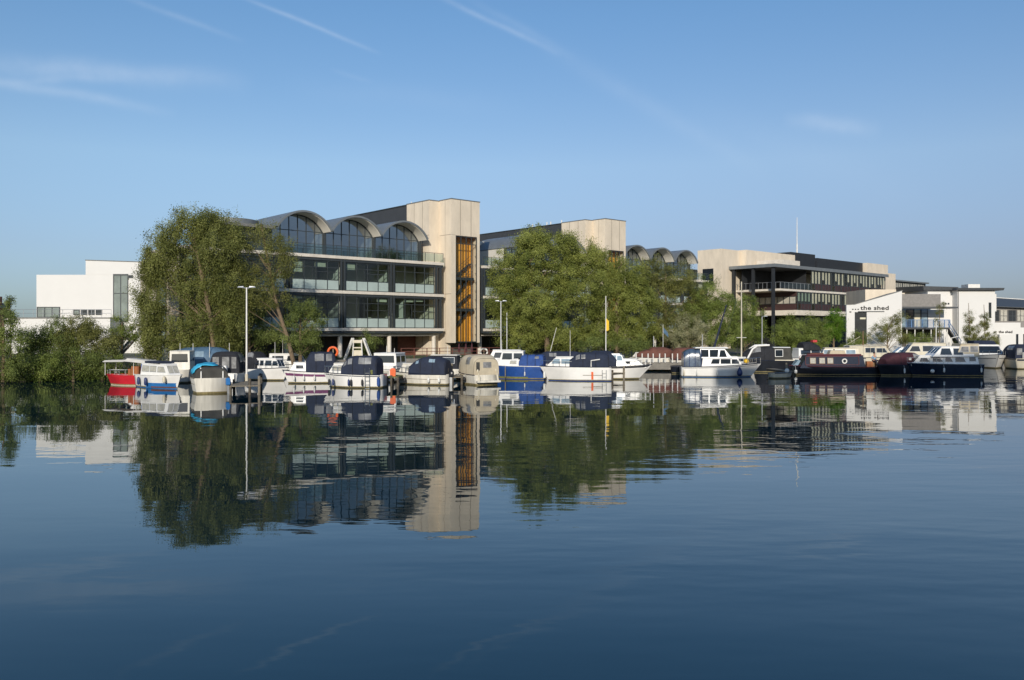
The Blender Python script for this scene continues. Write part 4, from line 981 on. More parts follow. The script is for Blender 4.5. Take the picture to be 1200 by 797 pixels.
    def canopy(s, f0, f1, z1, m='navy_canvas', za=None, aft=.12, fwd=.35, w=.96, clears=(), pw=.34, top_w=1.0, name='canopy', vin='vinyl'):
        x0, x1 = s.X(f0), s.X(f1); n = 20; K = 18
        zb0 = s.sheer(max(0, f0)) - .05 if za is None else za
        def P3(u, a, off=0):
            x = x0 + (x1 - x0) * u; hw = min(s.hb(max(0, min(1, f0 + (f1 - f0) * u))), s.B / 2) * w
            zt = z1
            if u < aft: zt = zb0 + (z1 - zb0) * (.80 + .20 * math.sin(u / aft * math.pi / 2))
            if u > 1 - fwd: zt = zb0 + (z1 - zb0) * (.52 + .48 * math.sin((1 - u) / fwd * math.pi / 2))
            sag = .035 * (abs(math.sin(u * math.pi * 3)) - .6)
            c_, s_ = math.cos(a), math.sin(a)
            return (x, (hw * top_w * math.copysign(abs(c_) ** pw, c_) + off * c_), zb0 + (zt - zb0 + sag) * abs(s_) ** (pw + .12) + off * s_)
        mb = MB(); mb.loft([[P3(i / K, math.pi * j / n) for j in range(n + 1)] for i in range(K + 1)], closed=True, caps=True)
        c = mb.build(name, m, s.r, True)
        for u in (.02, .34, .66) if m in ('navy_canvas', 'blue_canvas', 'black_canvas', 'beige_canvas', 'maroon_canvas') else ():
            hp = MB(); hp.tube([P3(u, math.pi * j / n, .006) for j in range(n + 1)], .022, 4); hp.build('canopy_hoop', 'black_canvas' if m != 'beige_canvas' else 'timber', c, True)
        for (u0, u1, v0, v1) in clears:      # windows of clear vinyl; v 0..1 up the side
            for sg in (0, 1):
                pb = MB(); rg = []
                for i in range(6):
                    u = u0 + (u1 - u0) * i / 5
                    aa = [v0 + (v1 - v0) * j / 4 for j in range(5)]
                    rg.append([P3(u, (a * math.pi / 2) if sg == 0 else math.pi - a * math.pi / 2, .015) for a in aa])
                pb.loft(rg, closed=False, caps=False); pb.build('canopy_window', vin, c, True, fix=False)
        return c, P3, zb0
    def aft_windows(s, f0, z0, z1, spans, parent=None, vin='vinyl', tilt=.0):
        for a, b_ in spans:
            pb = MB(); x = s.X(f0); w = s.B / 2
            pb.panel([(x - .0, a * w, z0), (x - .0, b_ * w, z0), (x + tilt, b_ * w, z1), (x + tilt, a * w, z1)], (x + 5, 0, z0), .02, .02); pb.build('canopy_window', vin, parent or s.r)
    def rail(s, f0, f1, h=.5, n=5, m='steel', close=True, r=.018):
        mb = MB(); pts = []
        for i in range(n + 1):
            f = f0 + (f1 - f0) * i / n; pts.append((s.X(f), s.hb(f) * .93, s.sheer(f)))
        for sg in (1, -1):
            for x, y, z in pts: mb.tube([(x, sg * y, z - .04), (x, sg * y, z + h)], r, 5)
            mb.tube([(x, sg * y, z + h) for x, y, z in pts], r, 5)
        if close: x, y, z = pts[-1]; mb.tube([(x, y, z + h), (x, -y, z + h)], r, 5)
        mb.build('guard_rail', m, s.r, True)
    def fender(s, f, side, m='fender_blue', h=.55, z=.45, fat=.11):
        hb = s.hb(f) + fat; x = s.X(f); mb = MB()
        rs = [(z - h / 2, .02), (z - h / 2 + .04, fat * .8), (z - h / 4, fat), (z + h / 4, fat), (z + h / 2 - .04, fat * .7), (z + h / 2, .02)]
        mb.loft([[(x + r_ * math.cos(2 * math.pi * k / 10), side * hb + r_ * math.sin(2 * math.pi * k / 10), zz) for k in range(10)] for zz, r_ in rs])
        o = mb.build('fender', m, s.r, True); mb = MB(); mb.tube([(x, side * hb, z + h / 2 - .02), (x, side * (s.hb(f) - .03), s.sheer(f))], .012, 4); mb.build('fender_line', 'fender_white', o)
    def outboard(s, m='black_hull', y=0, h=.9):
        x = -s.L / 2; mb = MB()
        mb.loft([[(x - .14 + a * .21 * q, y + b_ * .15 * q, h + dz) for a, b_ in ((-1, -.7), (-.7, -1), (.7, -1), (1, -.7), (1, .7), (.7, 1), (-.7, 1), (-1, .7))] for dz, q in ((-.2, .75), (-.15, 1), (.2, 1), (.3, .6))])
        o = mb.build('outboard_motor', m, s.r, True); mb = MB(); mb.hexa([(x - .22, y - .05, -.5), (x - .05, y - .05, -.5), (x - .05, y + .05, -.5), (x - .22, y + .05, -.5), (x - .24, y - .07, h - .19), (x - .02, y - .07, h - .19), (x - .02, y + .07, h - .19), (x - .24, y + .07, h - .19)]); mb.build('motor_leg', 'alu', o)
    def pole(s, f, y, z0, z1, r=.025, m='white_metal', lean=0, name='pole'):
        mb = MB(); mb.tube([(s.X(f), y, z0), (s.X(f) + lean, y, z1)], [r, r * .7], 6); return mb.build(name, m, s.r)
    def ladder(s, f, side, z0=-.2, z1=1.5, m='steel'):
        mb = MB(); x = s.X(f); y = side * (s.hb(f) + .07)
        for dx in (-.17, .17): mb.tube([(x + dx, y, z0), (x + dx, y, z1)], .022, 5)
        zz = z0 + .2
        while zz < z1 - .2: mb.tube([(x - .17, y, zz), (x + .17, y, zz)], .018, 5); zz += .28
        mb.build('boarding_ladder', m, s.r)
    def stripe(s, f0, f1, za, zb, m, side=(1, -1), name='hull_stripe'):
        for sg in side:
            mb = MB(); n = 14; ra, rb_ = [], []
            for i in range(n + 1):
                f = f0 + (f1 - f0) * i / n
                def at(fr_):
                    z = s.sheer(f) * fr_; hb = s.hb(f); wb = hb * (.86 - .5 * max(0, f - .55) / .45); sh = s.sheer(f)
                    pr = [(wb, .05), (wb + (hb - wb) * .12, .13), (wb + (hb - wb) * .72, sh * .72), (hb * .985 + .005, sh * .86), (hb, sh)]
                    yy = hb
                    for (y0_, z0_), (y1_, z1_) in zip(pr, pr[1:]):
                        if z0_ <= z <= z1_: yy = y0_ + (y1_ - y0_) * (z - z0_) / (z1_ - z0_); break
                    if z < .05: yy = wb
                    x = -s.L / 2 + f * (s.L - s.rake * (1 - max(0, z) / sh) * f ** 2)
                    return (x, sg * (yy + .012), z)
                ra.append(at(za)); rb_.append(at(zb))
            mb.loft([ra, rb_], closed=False, caps=False); mb.build(name, m, s.r, True, fix=False)

# --- left group
b = Boat('open_launch', 'small red hulled launch with off white awnings at the left end of the moorings', 152, 451.5, 4.2, 1.7, 165, .85, .8, .4, 'red_hull', dark_line='red_hull', bot='cream')
for f in (.3, .92):
    b.pole(f, .6, .8, 1.88); b.pole(f, -.6, .8, 1.88)
m = MB(); m.hexa([(b.X(.5), -.75, 1.85), (b.X(.97), -.7, 1.82), (b.X(.97), .7, 1.82), (b.X(.5), .75, 1.85), (b.X(.5), -.4, 2.0), (b.X(.97), -.4, 1.95), (b.X(.97), .4, 1.95), (b.X(.5), .4, 2.0)]); m.build('awning', 'white_canvas', b.r)
m = MB(); m.hexa([(b.X(-.05), -.8, 1.72), (b.X(.48), -.78, 1.9), (b.X(.48), .78, 1.9), (b.X(-.05), .8, 1.72), (b.X(-.05), -.5, 1.92), (b.X(.48), -.4, 2.12), (b.X(.48), .4, 2.12), (b.X(-.05), .5, 1.92)]); m.build('awning', 'white_canvas', b.r)
m = MB(); m.box(b.X(.02), b.X(.12), -.7, .7, .75, 1.7); m.build('canvas_screen', 'blue_canvas', b.r)
m = MB(); m.box(b.X(.2), b.X(.36), -.55, .55, .75, 1.5); m.box(b.X(.38), b.X(.44), -.5, .5, .75, 1.3); m.build('cockpit_seat', 'varnish', b.r)
b.rail(.45, .97, .35, 4)

b = Boat('cabin_cruiser', 'white narrow cabin cruiser with blue hull flash and curtained windows beside the red launch', 191, 454.5, 5.6, 2.0, -42, 1.05, .95, .6, 'white_gel', bot='mid_blue', dark_line='white_metal')
b.cabin(.12, .86, 1.75, .1, .7, .8, .86, wins=[(.04, .3, .42, .85), (.34, .56, .42, .85), (.62, .9, .42, .8, 0, -.08)], pane='curtain')
m = MB(); m.box(b.X(.2), b.X(.6), -.6, .6, 1.83, 1.98); m.build('folded_cover', 'navy_canvas', b.r)
b.stripe(.35, .97, .06, .42, 'mid_blue'); b.stripe(.5, .98, .06, .16, 'rust_canvas')
for f in (.2, .42): b.fender(f, -1, 'fender_blue', .6, .5)
b.fender(.8, -1, 'cream', .5, .7)
b = Boat('motor_boat', 'old white motor boat with a grey cover and a crumpled turquoise tarpaulin', 245, 459, 4.3, 2.5, 115, 1.05, 1.05, .5, 'old_white', dark_line='timber', bot='scum')
b.cabin(.5, .86, 1.75, .05, .5, .8, .85, 'old_white', wins=[(.15, .6, .4, .85)], back=False)
c, P3, zb0 = b.canopy(.03, .56, 1.9, 'dark_canvas', aft=.5, fwd=.2, w=.93, pw=.6)
m = MB(); G = 9; rr = random.Random(3); rows = []
for i in range(G):
    row = []
    for j in range(G):
        u = .16 + .62 * i / (G - 1) - .012 * j; a = math.pi * (.1 + .46 * j / (G - 1) - .02 * (i % 3)); q = Vector(P3(u, a, .05 + rr.uniform(0, .09))); row.append(tuple(q + Vector((0, 0, rr.uniform(0, .07)))))
    rows.append(row)
m.loft(rows, closed=False, caps=False); o = m.build('crumpled_tarp', 'cyan_tarp', b.r, True, fix=False); sol = o.modifiers.new('solid', 'SOLIDIFY'); sol.thickness = .03
for sg in (-1, 1):
    m = MB(); x = b.X(0) + .08
    m.tube([(x, sg * .7, 1.0), (x, sg * .7, 1.45), (x + .25, sg * .7, 1.7), (x + .7, sg * .72, 1.75)], .05, 7); m.build('grab_rail', 'white_metal', b.r, True)
b.stripe(.1, .9, .58, .62, 'timber'); b.outboard('mid_blue', -1.0, .75)
for f in (.35, .6): b.fender(f, -1, 'timber', .5, .5, .07)
b = Boat('motor_boat', 'white boat under dark canopy with clear vinyl windows, left of the white lamp post', 270, 449.5, 5.2, 2.4, 96, 1.1, .95, .5, 'white_gel')
c, P3, zb0 = b.canopy(.1, .62, 2.6, 'black_canvas', aft=.15, fwd=.4, w=1.0, pw=.4, clears=[(.12, .42, .18, .62), (.5, .75, .18, .62)])
b.aft_windows(.1, 1.3, 2.2, [(-.75, -.45), (-.3, .15), (.35, .75)], c)
b.cabin(.5, .9, 1.7, .1, .6, .75, .85, wins=[(.2, .7, .4, .8)])
m = MB(); m.box(b.X(-.05), b.X(.02), -.9, .9, .25, .9); m.build('bathing_platform', 'white_gel', b.r); b.outboard('white_gel', -.2, 1.25)
b = Boat('work_boat', 'white wheelhouse boat behind the curtained cruiser at left', 216, 447, 5.5, 2.0, 100, 1.2, 1.1, .5, 'old_white')
b.cabin(.15, .55, 2.55, .05, .1, .85, .95, 'old_white', wins=[(.1, .45, .5, .85), (.55, .9, .5, .85)], back=True, pane='pane')
b = Boat('tarpaulined_boat', 'boat hidden under a big faded blue tarpaulin on a frame below the tall willow', 243, 444.5, 5.4, 2.4, 15, 1.1, 1.0, .5, 'old_white')
c, P3, zb0 = b.canopy(-.02, .98, 2.85, 'blue_tarp', aft=.3, fwd=.35, w=1.05, pw=.7, clears=[(.35, .48, .25, .55)], vin='pale_pane')
for f, y in ((.1, -.9), (.3, -1.15), (.55, -1.1), (.85, -.8)): b.pole(f, y, .9, 3.2, .03, 'white_metal', name='frame_pole')
b = Boat('cabin_cruiser', 'small white cabin cruiser with four side windows moored under the leaning tree', 316, 445.5, 4.3, 1.9, -28, 1.15, 1.0, .55, 'white_gel')
b.cabin(.18, .88, 1.85, .15, .55, .85, .86, wins=[(.04, .24, .42, .84), (.3, .42, .42, .84), (.48, .72, .42, .84, .03, 0), (.77, .98, .42, .8, .02, -.06)])
c, _, _ = b.canopy(.0, .32, 2.45, 'black_canvas', aft=.2, fwd=.5, w=.85, clears=[(.2, .7, .3, .7)])
b.rail(.3, .98, .4, 5); b.fender(.5, -1, 'rubber', .4, .45, .14); b.pole(.62, .1, 1.9, 3.3, .02)
b = Boat('cabin_cruiser', 'little white cruiser with a purple band and a tall navy canopy', 362, 449, 4.2, 1.9, 194, 1.1, .9, .5, 'white_gel')
b.stripe(.05, .97, .6, .8, 'purple')
b.cabin(.5, .9, 1.65, .1, .5, .8, .84, wins=[(.25, .7, .45, .8, .05, 0)])
c, _, _ = b.canopy(.0, .56, 2.55, 'navy_canvas', aft=.12, fwd=.22, w=.98, pw=.4, clears=[(.12, .32, .22, .6), (.4, .7, .22, .62)])
for f in (.12, .4, .6, .78): b.fender(f, 1, 'fender_white', .4, .45, .08)
b.fender(.02, 1, 'fender_blue', .45, .45, .16)
b = Boat('cabin_cruiser', 'white cruiser with blue grey camper canopy and a boarding ladder, orange lifebuoy above its bow', 414, 454, 4.7, 2.0, 172, 1.15, 1.0, .6, 'white_gel')
b.stripe(.0, .98, .84, .9, 'navy_hull')
b.cabin(.56, .92, 1.78, .1, .62, .84, .84, wins=[(.12, .5, .42, .84, .06, 0), (.55, .9, .42, .8, .03, -.1)], pane='curtain', roof_m='old_white')
c, _, _ = b.canopy(.06, .64, 2.38, 'navy_canvas', aft=.12, fwd=.3, w=.98, pw=.38, clears=[(.15, .5, .22, .62), (.68, .8, .22, .55), (.84, .93, .25, .5)])
m = MB(); m.box(b.X(.12), b.X(.36), .86, .93, 1.03, 1.35); m.build('canvas_panel', 'moss', b.r)
b.ladder(.2, 1); b.rail(.62, .97, .45, 4)
for f, mm in ((.86, 'rubber'), (.78, 'fender_blue'), (.5, 'fender_blue'), (.46, 'rubber'), (.28, 'rubber')): b.fender(f, 1, mm, .5, .42, .08)
b.fender(.02, 1, 'blue_canvas', .7, .5, .12)
b = Boat('cabin_cruiser', 'white square wheelhouse cruiser moored stern on behind the wooden ladder platform', 461, 446, 5.6, 2.5, 78, 1.2, 1.1, .6, 'white_gel')
b.cabin(.12, .62, 2.35, .05, .35, .9, .9, wins=[(.06, .4, .48, .84), (.5, .88, .48, .84)], back=True); b.cabin(.55, .9, 1.7, .1, .5, .75, .85, wins=[(.2, .7, .4, .8)])
m = MB(); m.box(b.X(.0), b.X(.1), -1.0, 1.0, 1.0, 1.35); m.build('aft_coaming', 'white_gel', b.r); b.pole(.4, .4, 2.4, 3.0); b.pole(.3, -.5, 2.4, 2.8)
b.aft_windows(.0, .65, .95, [(-.5, -.1), (.05, .45)], vin='curtain')
b = Boat('cabin_cruiser', 'weathered white cruiser under a smooth navy cover with a low curtained cabin', 494, 450.5, 4.6, 2.0, 168, 1.05, .85, .5, 'old_white')
b.cabin(.52, .92, 1.62, .1, .5, .84, .84, 'old_white', wins=[(.15, .62, .42, .8, .05, -.02)], pane='curtain', roof_m='old_white')
c, _, _ = b.canopy(.02, .68, 2.2, 'navy_canvas', aft=.3, fwd=.45, w=1.0, pw=.55, clears=[(.28, .44, .4, .62), (.72, .8, .4, .62)], vin='pale_pane')
b.stripe(.02, .98, .5, .54, 'timber'); b.rail(.66, .98, .4, 4)
for f in (.12, .3, .74): b.fender(f, 1, ['fender_white', 'rubber', 'rubber'][int(f * 3)], .4, .4, .1)
b.outboard('black_hull', 0, .8)
b = Boat('motor_boat', 'shabby beige canvas covered boat with curved white grab rails at its stern', 556, 449.5, 4.6, 2.4, 118, 1.1, .8, .5, 'old_white', bot='scum')
c, P3, zb0 = b.canopy(.02, .8, 2.35, 'beige_canvas', aft=.18, fwd=.4, w=1.0, pw=.42, clears=[(.2, .38, .2, .6)])
b.aft_windows(.02, 1.35, 1.8, [(-.35, .25)], c, tilt=.02); b.aft_windows(.02, 1.15, 1.8, [(.5, .75)], c, vin='dark_canvas')
for sg in (-1, 1):
    m = MB(); x = b.X(0); m.tube([(x - .35, sg * .8, .3), (x - .2, sg * .8, .75), (x + .05, sg * .8, 1.2)], .075, 7); m.build('grab_rail', 'cream', b.r, True)
m = MB(); m.box(b.X(-.09), b.X(-.005), -1.0, 1.0, .22, .36); m.build('bathing_platform', 'old_white', b.r)
for f in (.3, .55, .8): b.fender(f, 1, 'rubber', .35, .45, .14)
b = Boat('motor_cruiser', 'blue hulled cruiser with white wheelhouse and bright blue canopy', 607, 444, 5.0, 2.2, 172, 1.25, 1.15, .6, 'blue_hull', bot='blue_hull', dark_line='white_metal')
b.cabin(.46, .95, 1.75, .1, .4, .8, .86, wins=[(.1, .35, .45, .8), (.45, .7, .45, .8)], pane='curtain'); b.cabin(.38, .86, 2.45, .05, .45, .7, .9, wins=[(.05, .4, .5, .88), (.48, .9, .5, .88, 0, -.05)])
c, _, _ = b.canopy(.02, .46, 2.16, 'blue_canvas', aft=.1, fwd=.15, w=.95, pw=.36, clears=[(.2, .36, .3, .55)])
b.stripe(.3, .98, .1, .2, 'moss'); b.fender(.35, 1, 'fender_white', .4, .5, .06); b.fender(.7, 1, 'timber', .9, .6, .05)
b = Boat('motor_boat', 'boat under a flat blue cover behind the big white cruiser, near a leaning pole', 656, 439.5, 5.0, 2.1, 185, 1.2, 1.1, .5, 'white_gel')
c, _, _ = b.canopy(.05, .95, 2.3, 'navy_canvas', aft=.2, fwd=.25, w=.95, pw=.5, clears=[(.6, .75, .3, .6)]); b.pole(.75, .2, 1.2, 4.6, .03, 'white_metal', -.9)
b = Boat('motor_cruiser', 'largest white cruiser of the middle moorings with pale blue windows and a big navy canopy', 674, 446, 6.1, 2.3, 176, 1.25, 1.2, .8, 'white_gel', bot='blue_hull')
b.cabin(.46, .93, 2.0, .1, 1.0, .86, .84, wins=[(.16, .58, .42, .84, .05, .0), (.64, .95, .42, .84, .02, -.1)], pane='pale_pane')
c, _, _ = b.canopy(.03, .58, 2.43, 'navy_canvas', aft=.12, fwd=.35, w=.97, pw=.42, clears=[(.74, .84, .25, .6), (.6, .7, .25, .55)])
m = MB(); m.tube([(b.X(.28), 1.1, 1.2), (b.X(.28), 1.1, 1.75), (b.X(.16), 1.1, 1.85)], .05, 7); m.build('grab_rail', 'white_metal', b.r, True)
b.stripe(.25, .28, .12, .66, 'orange', name='orange_mark'); b.ladder(.1, 1, .2, .95); b.pole(.57, .2, 2.0, 4.3, .022, 'white_metal'); b.rail(.55, .98, .45, 5)
b.fender(.93, 1, 'fender_white', .6, .5, .12); b.stripe(.12, .4, .4, .44, 'timber')
b = Boat('motor_cruiser', 'white cruiser with rakish windscreen pointing right, half hidden behind the biggest white cruiser', 727, 444, 5.6, 2.3, -14, 1.3, 1.1, 1.2, 'white_gel')
b.stripe(.02, .98, .84, .95, 'black_hull'); b.cabin(.4, .92, 1.75, .1, .9, .8, .8, wins=[(.2, .6, .45, .8)], front=False)
b.cabin(.34, .66, 2.25, .05, .9, .9, .7, 'alu', wins=[(.05, .45, .5, .9), (.5, .9, .5, .86, 0, -.1)], pane='pale_pane', roof=False)
c, _, _ = b.canopy(.02, .46, 2.5, 'navy_canvas', aft=.15, fwd=.4, w=.97, pw=.45); b.rail(.6, .97, .5, 5, 'white_metal', r=.03)
b = Boat('motor_boat', 'low boat with a dark raked windscreen just behind the smooth navy cover', 512, 445.5, 5.0, 2.0, 172, 1.2, 1.05, .6, 'old_white')
b.cabin(.1, .8, 2.15, .1, 1.1, .85, .8, 'black_canvas', wins=[(.1, .5, .45, .85), (.55, .9, .45, .8, 0, -.08)], roof_m='old_white'); b.pole(.3, .2, 2.1, 3.0)
b = Boat('cabin_cruiser', 'white cruiser half hidden behind the purple banded one, only its cabin top showing', 338, 441, 5.2, 2.1, 12, 1.3, 1.1, .6, 'white_gel')
b.cabin(.15, .85, 2.1, .15, .6, .85, .86, wins=[(.1, .4, .45, .85), (.5, .85, .45, .85, .03, -.03)]); b.pole(.4, 0, 2.1, 3.6, .02); b.rail(.3, .98, .45, 5)
b = Boat('cabin_cruiser', 'white cabin boat with dark side windows just behind the blue hulled cruiser', 588, 439.5, 5.0, 2.1, 176, 1.4, 1.2, .6, 'white_gel')
b.cabin(.1, .8, 2.4, .15, .7, .85, .86, wins=[(.15, .5, .45, .85), (.58, .88, .45, .85, .0, -.06)]); b.pole(.5, 0, 2.4, 3.4, .02)
# --- around the stone quay in the middle
for px, wl, L, hd, lab in ((756, 434, 3.4, 170, 'small white boat under a rust brown cover, left of the pair by the mooring posts'), (779, 434, 3.8, 5, 'white boat under a rust brown cover with a thin flag mast, behind the mooring posts')):
    b = Boat('covered_boat', lab, px, wl, L, 2.1, hd, 1.5, 1.4, .5, 'old_white', group=None)
    c, _, _ = b.canopy(.02, .8, 2.25 + (.3 if px > 770 else 0), 'rust_canvas', aft=.2, fwd=.5, w=.98, pw=.6); b.cabin(.6, .95, 1.9, .1, .5, .7, .85, 'old_white', wins=[(.2, .7, .4, .8)])
    if px > 770:
        b.pole(.45, 0, 1.4, 5.0, .03, 'white_metal'); m = MB(); m.hexa([(b.X(.46), -.01, 4.1), (b.X(.62), .1, 3.6), (b.X(.62), .12, 3.6), (b.X(.46), .01, 4.1), (b.X(.46), -.01, 4.7), (b.X(.6), .1, 4.1), (b.X(.6), .12, 4.1), (b.X(.46), .01, 4.7)]); m.build('faded_flag', 'blue_tarp', b.r)
b = Boat('covered_boat', 'boat with reddish brown canopy just left of the white cruiser with blue vinyl cockpit', 802, 434.5, 3.4, 2.1, 185, 1.3, 1.2, .5, 'old_white'); b.canopy(.1, .95, 2.5, 'rust_canvas', aft=.25, fwd=.3, w=1.0, pw=.6)
b = Boat('dinghy', 'small dark dinghy tied stern on against the stone quay', 794, 437, 3.4, 1.5, 80, .75, .7, .3, 'black_hull', dark_line='timber')
m = MB(); m.box(-.5, -.2, -.6, .6, .45, .52); m.box(.5, .8, -.5, .5, .45, .52); m.build('thwart', 'timber', b.r)
# --- the white cruiser with the teardrop fender
b = Boat('motor_cruiser', 'white motor cruiser with dark windowed wheelhouse, blue vinyl cockpit and a blue teardrop fender', 845, 441.5, 7.4, 2.5, -5, 1.3, .95, 1.0, 'white_gel', bot='mid_blue', dark_line='navy_hull')
b.stripe(.02, .99, .86, .9, 'navy_hull')
b.cabin(.24, .76, 1.85, .15, .55, .84, .86, wins=[(.22, .44, .38, .82, .05, .02), (.48, .74, .38, .82, .0, 0), (.77, .97, .38, .8, .0, -.06)])
b.cabin(.22, .62, 2.62, .05, .7, .8, .86, z0=1.75, wins=[(.03, .3, .12, .9), (.34, .62, .12, .9, 0, .03), (.67, .95, .12, .86, .04, -.08)], pane='pane', wfront=.72, nfront=3)
m = MB(); m.hexa([(b.X(.16), -1.0, 2.66), (b.X(.57), -.95, 2.66), (b.X(.57), .95, 2.66), (b.X(.16), 1.0, 2.66), (b.X(.17), -.9, 2.76), (b.X(.56), -.85, 2.76), (b.X(.56), .85, 2.76), (b.X(.17), .9, 2.76)]); m.build('hard_top', 'white_gel', b.r)
c, _, _ = b.canopy(.02, .24, 2.6, 'blue_vinyl', aft=.45, fwd=.08, w=.92, pw=.36, name='vinyl_cockpit')
for sg in (1, -1):
    for f in (.03, .09, .16, .235): b.pole(f, sg * b.hb(f) * .93, .95, 2.25 + f * 1.4, .03, 'fender_blue', name='canopy_strap')
for f, mm, z, h, ft in ((.02, 'cream', .4, .5, .07), (.18, 'fender_white', .45, .55, .07), (.43, 'fender_white', .45, .6, .07)): b.fender(f, -1, mm, h, z, ft)
f = .7; m = MB(); x = b.X(f); y = -(b.hb(f) + .26); rs = [(.12, .02), (.16, .14), (.3, .25), (.5, .26), (.72, .17), (.92, .06), (1.0, .02)]
m.loft([[(x + r_ * math.cos(2 * math.pi * k / 12), y + r_ * math.sin(2 * math.pi * k / 12), zz) for k in range(12)] for zz, r_ in rs]); m.build('teardrop_fender', 'fender_blue', b.r, True)
b.rail(.7, .985, .5, 5); m = MB(); m.sphere((b.X(.8), -.3, 1.5), .22); m.sphere((b.X(.82), .1, 1.45), .2); m.build('rope_coil', 'yellow', b.r, True)
b = Boat('motor_cruiser', 'dark canopied cruiser with a white roll bar and outboard, stern towards the narrowboat', 893, 436, 6.2, 2.4, 172, 1.35, 1.2, .8, 'black_hull')
b.canopy(.32, .82, 2.75, 'black_canvas', aft=.12, fwd=.6, w=.98, pw=.5, clears=[(.45, .75, .3, .7)]); m = MB()
for sg in (1, -1): m.tube([(b.X(.78), sg * 1.12, 1.2), (b.X(.68), sg * 1.05, 2.4), (b.X(.6), sg * .9, 2.75), (b.X(.4), sg * .95, 2.82)], .1, 8)
m.build('roll_bar', 'white_gel', b.r, True)
b.cabin(.02, .34, 2.55, .3, .05, .95, .92, 'dark_canvas', wins=[(.5, .9, .4, .85)], roof_m='white_gel'); m = MB(); m.box(b.X(.0), b.X(.36), -1.1, 1.1, 1.2, 1.32); m.build('aft_deck', 'cream', b.r)
b.outboard('fender_white', .5, .9)
b = Boat('dinghy', 'little cream dinghy floating between the dark cruiser and the narrowboat', 916, 443.5, 2.2, 1.1, 20, .55, .5, .2, 'cream')
m = MB(); m.box(-.3, -.1, -.45, .45, .4, .46); m.build('thwart', 'timber', b.r); m = MB(); m.sphere((.5, -.1, .7), .2); m.build('buoy', 'fender_white', b.r, True)
# --- narrowboat
d_ = 84; 
b = Boat('narrowboat', 'long dark narrowboat with maroon framed curtained windows and a white porthole', 981, 439.5, 9.3, 2.1, 180, .95, .8, .5, 'black_hull', full=5, dark_line='maroon', bot='black_hull')
b.cabin(.24, .92, 1.88, .25, .75, .9, .9, 'navy_hull', wins=(), front=False, roof_m='maroon', wfront=.8, name='cabin')
W0 = lambda z: b.hb(.24) * .9 * (1 - .1 * (z - .7) / 1.18) + .012
for sg in (1, -1):
    m = MB(); ctr = (0, 0, 1)
    for z in (1.0, 1.8): m.panel([(b.X(.31), sg * W0(z), z), (b.X(.86), sg * W0(z) * .965, z), (b.X(.86), sg * W0(z + .05) * .965, z + .05), (b.X(.31), sg * W0(z + .05), z + .05)], ctr, .02, .02)
    for f in (.31, .86): m.panel([(b.X(f), sg * W0(1), 1.0), (b.X(f) + .05, sg * W0(1), 1.0), (b.X(f) + .05, sg * W0(1.8), 1.8), (b.X(f), sg * W0(1.8), 1.8)], ctr, .03, .03)
    m.build('panel_border', 'maroon', b.r)
    for f in (.58, .665, .76):
        fr = MB(); a0, a1 = b.X(f), b.X(f) + .5
        fr.panel([(a0 - .04, sg * W0(1.12), 1.12), (a1 + .04, sg * W0(1.12), 1.12), (a1 + .04, sg * W0(1.7), 1.7), (a0 - .04, sg * W0(1.7), 1.7)], ctr, .02, .02); fo = fr.build('window', 'teak', b.r)
        p = MB(); p.panel([(a0, sg * W0(1.16), 1.16), (a1, sg * W0(1.16), 1.16), (a1, sg * W0(1.66), 1.66), (a0, sg * W0(1.66), 1.66)], ctr, .03, .02); p.build('pane', 'curtain', fo)
    m = MB(); c_ = (b.X(.46), sg * (W0(1.4) + .0), 1.38); m.loft([[(c_[0] + .25 * math.cos(2 * math.pi * k / 18), c_[1] + sg * o_, c_[2] + .25 * math.sin(2 * math.pi * k / 18)) for k in range(18)] for o_ in (-.05, .04)]); fo = m.build('porthole', 'white_metal', b.r, True)
    m = MB(); m.loft([[(c_[0] + .15 * math.cos(2 * math.pi * k / 14), c_[1] + sg * o_, c_[2] + .15 * math.sin(2 * math.pi * k / 14)) for k in range(14)] for o_ in (.0, .05)]); m.build('pane', 'pane', fo)
m = MB(); m.box(b.X(.28), b.X(.84), .55, .75, 1.96, 2.06); m.build('roof_rail', 'maroon', b.r)
m = MB(); m.box(b.X(.66), b.X(.8), -.4, .5, 1.955, 2.15); m.build('red_hatch', 'rust_canvas', b.r)
m = MB(); m.hexa([(b.X(.42), -.4, 1.955), (b.X(.6), -.4, 1.955), (b.X(.6), .4, 1.955), (b.X(.42), .4, 1.955), (b.X(.44), -.35, 2.4), (b.X(.58), -.35, 2.4), (b.X(.58), .35, 2.4), (b.X(.44), .35, 2.4)]); m.build('roof_box', 'beige_canvas', b.r)
m = MB(); m.box(b.X(-.0), b.X(.13), .75, .95, .78, .92); m.build('stern_step', 'alu', b.r); m = MB(); m.tube([(b.X(.52), -.3, 1.95), (b.X(.52), -.3, 2.5)], .07, 8); m.build('chimney', 'black_hull', b.r, True)
m = MB(); m.box(b.X(.16), b.X(.22), .3, .7, .8, 1.35); m.build('cabin_door', 'varnish', b.r)
m = MB(); m.hexa([(b.X(.93), -.5, .9), (b.X(.97), -.3, .9), (b.X(.97), .3, .9), (b.X(.93), .5, .9), (b.X(.9), -.55, 1.4), (b.X(.92), -.5, 1.5), (b.X(.92), .5, 1.5), (b.X(.9), .55, 1.4)]); m.build('bow_cover', 'pale_pane', b.r)
b.fender(.95, 1, 'fender_white', .4, .35, .14)
NARROW = b
b = Boat('motor_cruiser', 'cruiser with a dark raked windscreen and red pennant showing over the narrowboat bow', 950, 433.5, 6, 2.4, 5, 1.5, 1.35, .8, 'white_gel'); b.cabin(.2, .75, 2.35, .1, 1.0, .85, .8, wins=[(.1, .5, .45, .85), (.55, .9, .45, .85)]); b.canopy(.3, .62, 3.1, 'black_canvas', za=2.2, aft=.2, fwd=.6, w=.8, pw=.6)
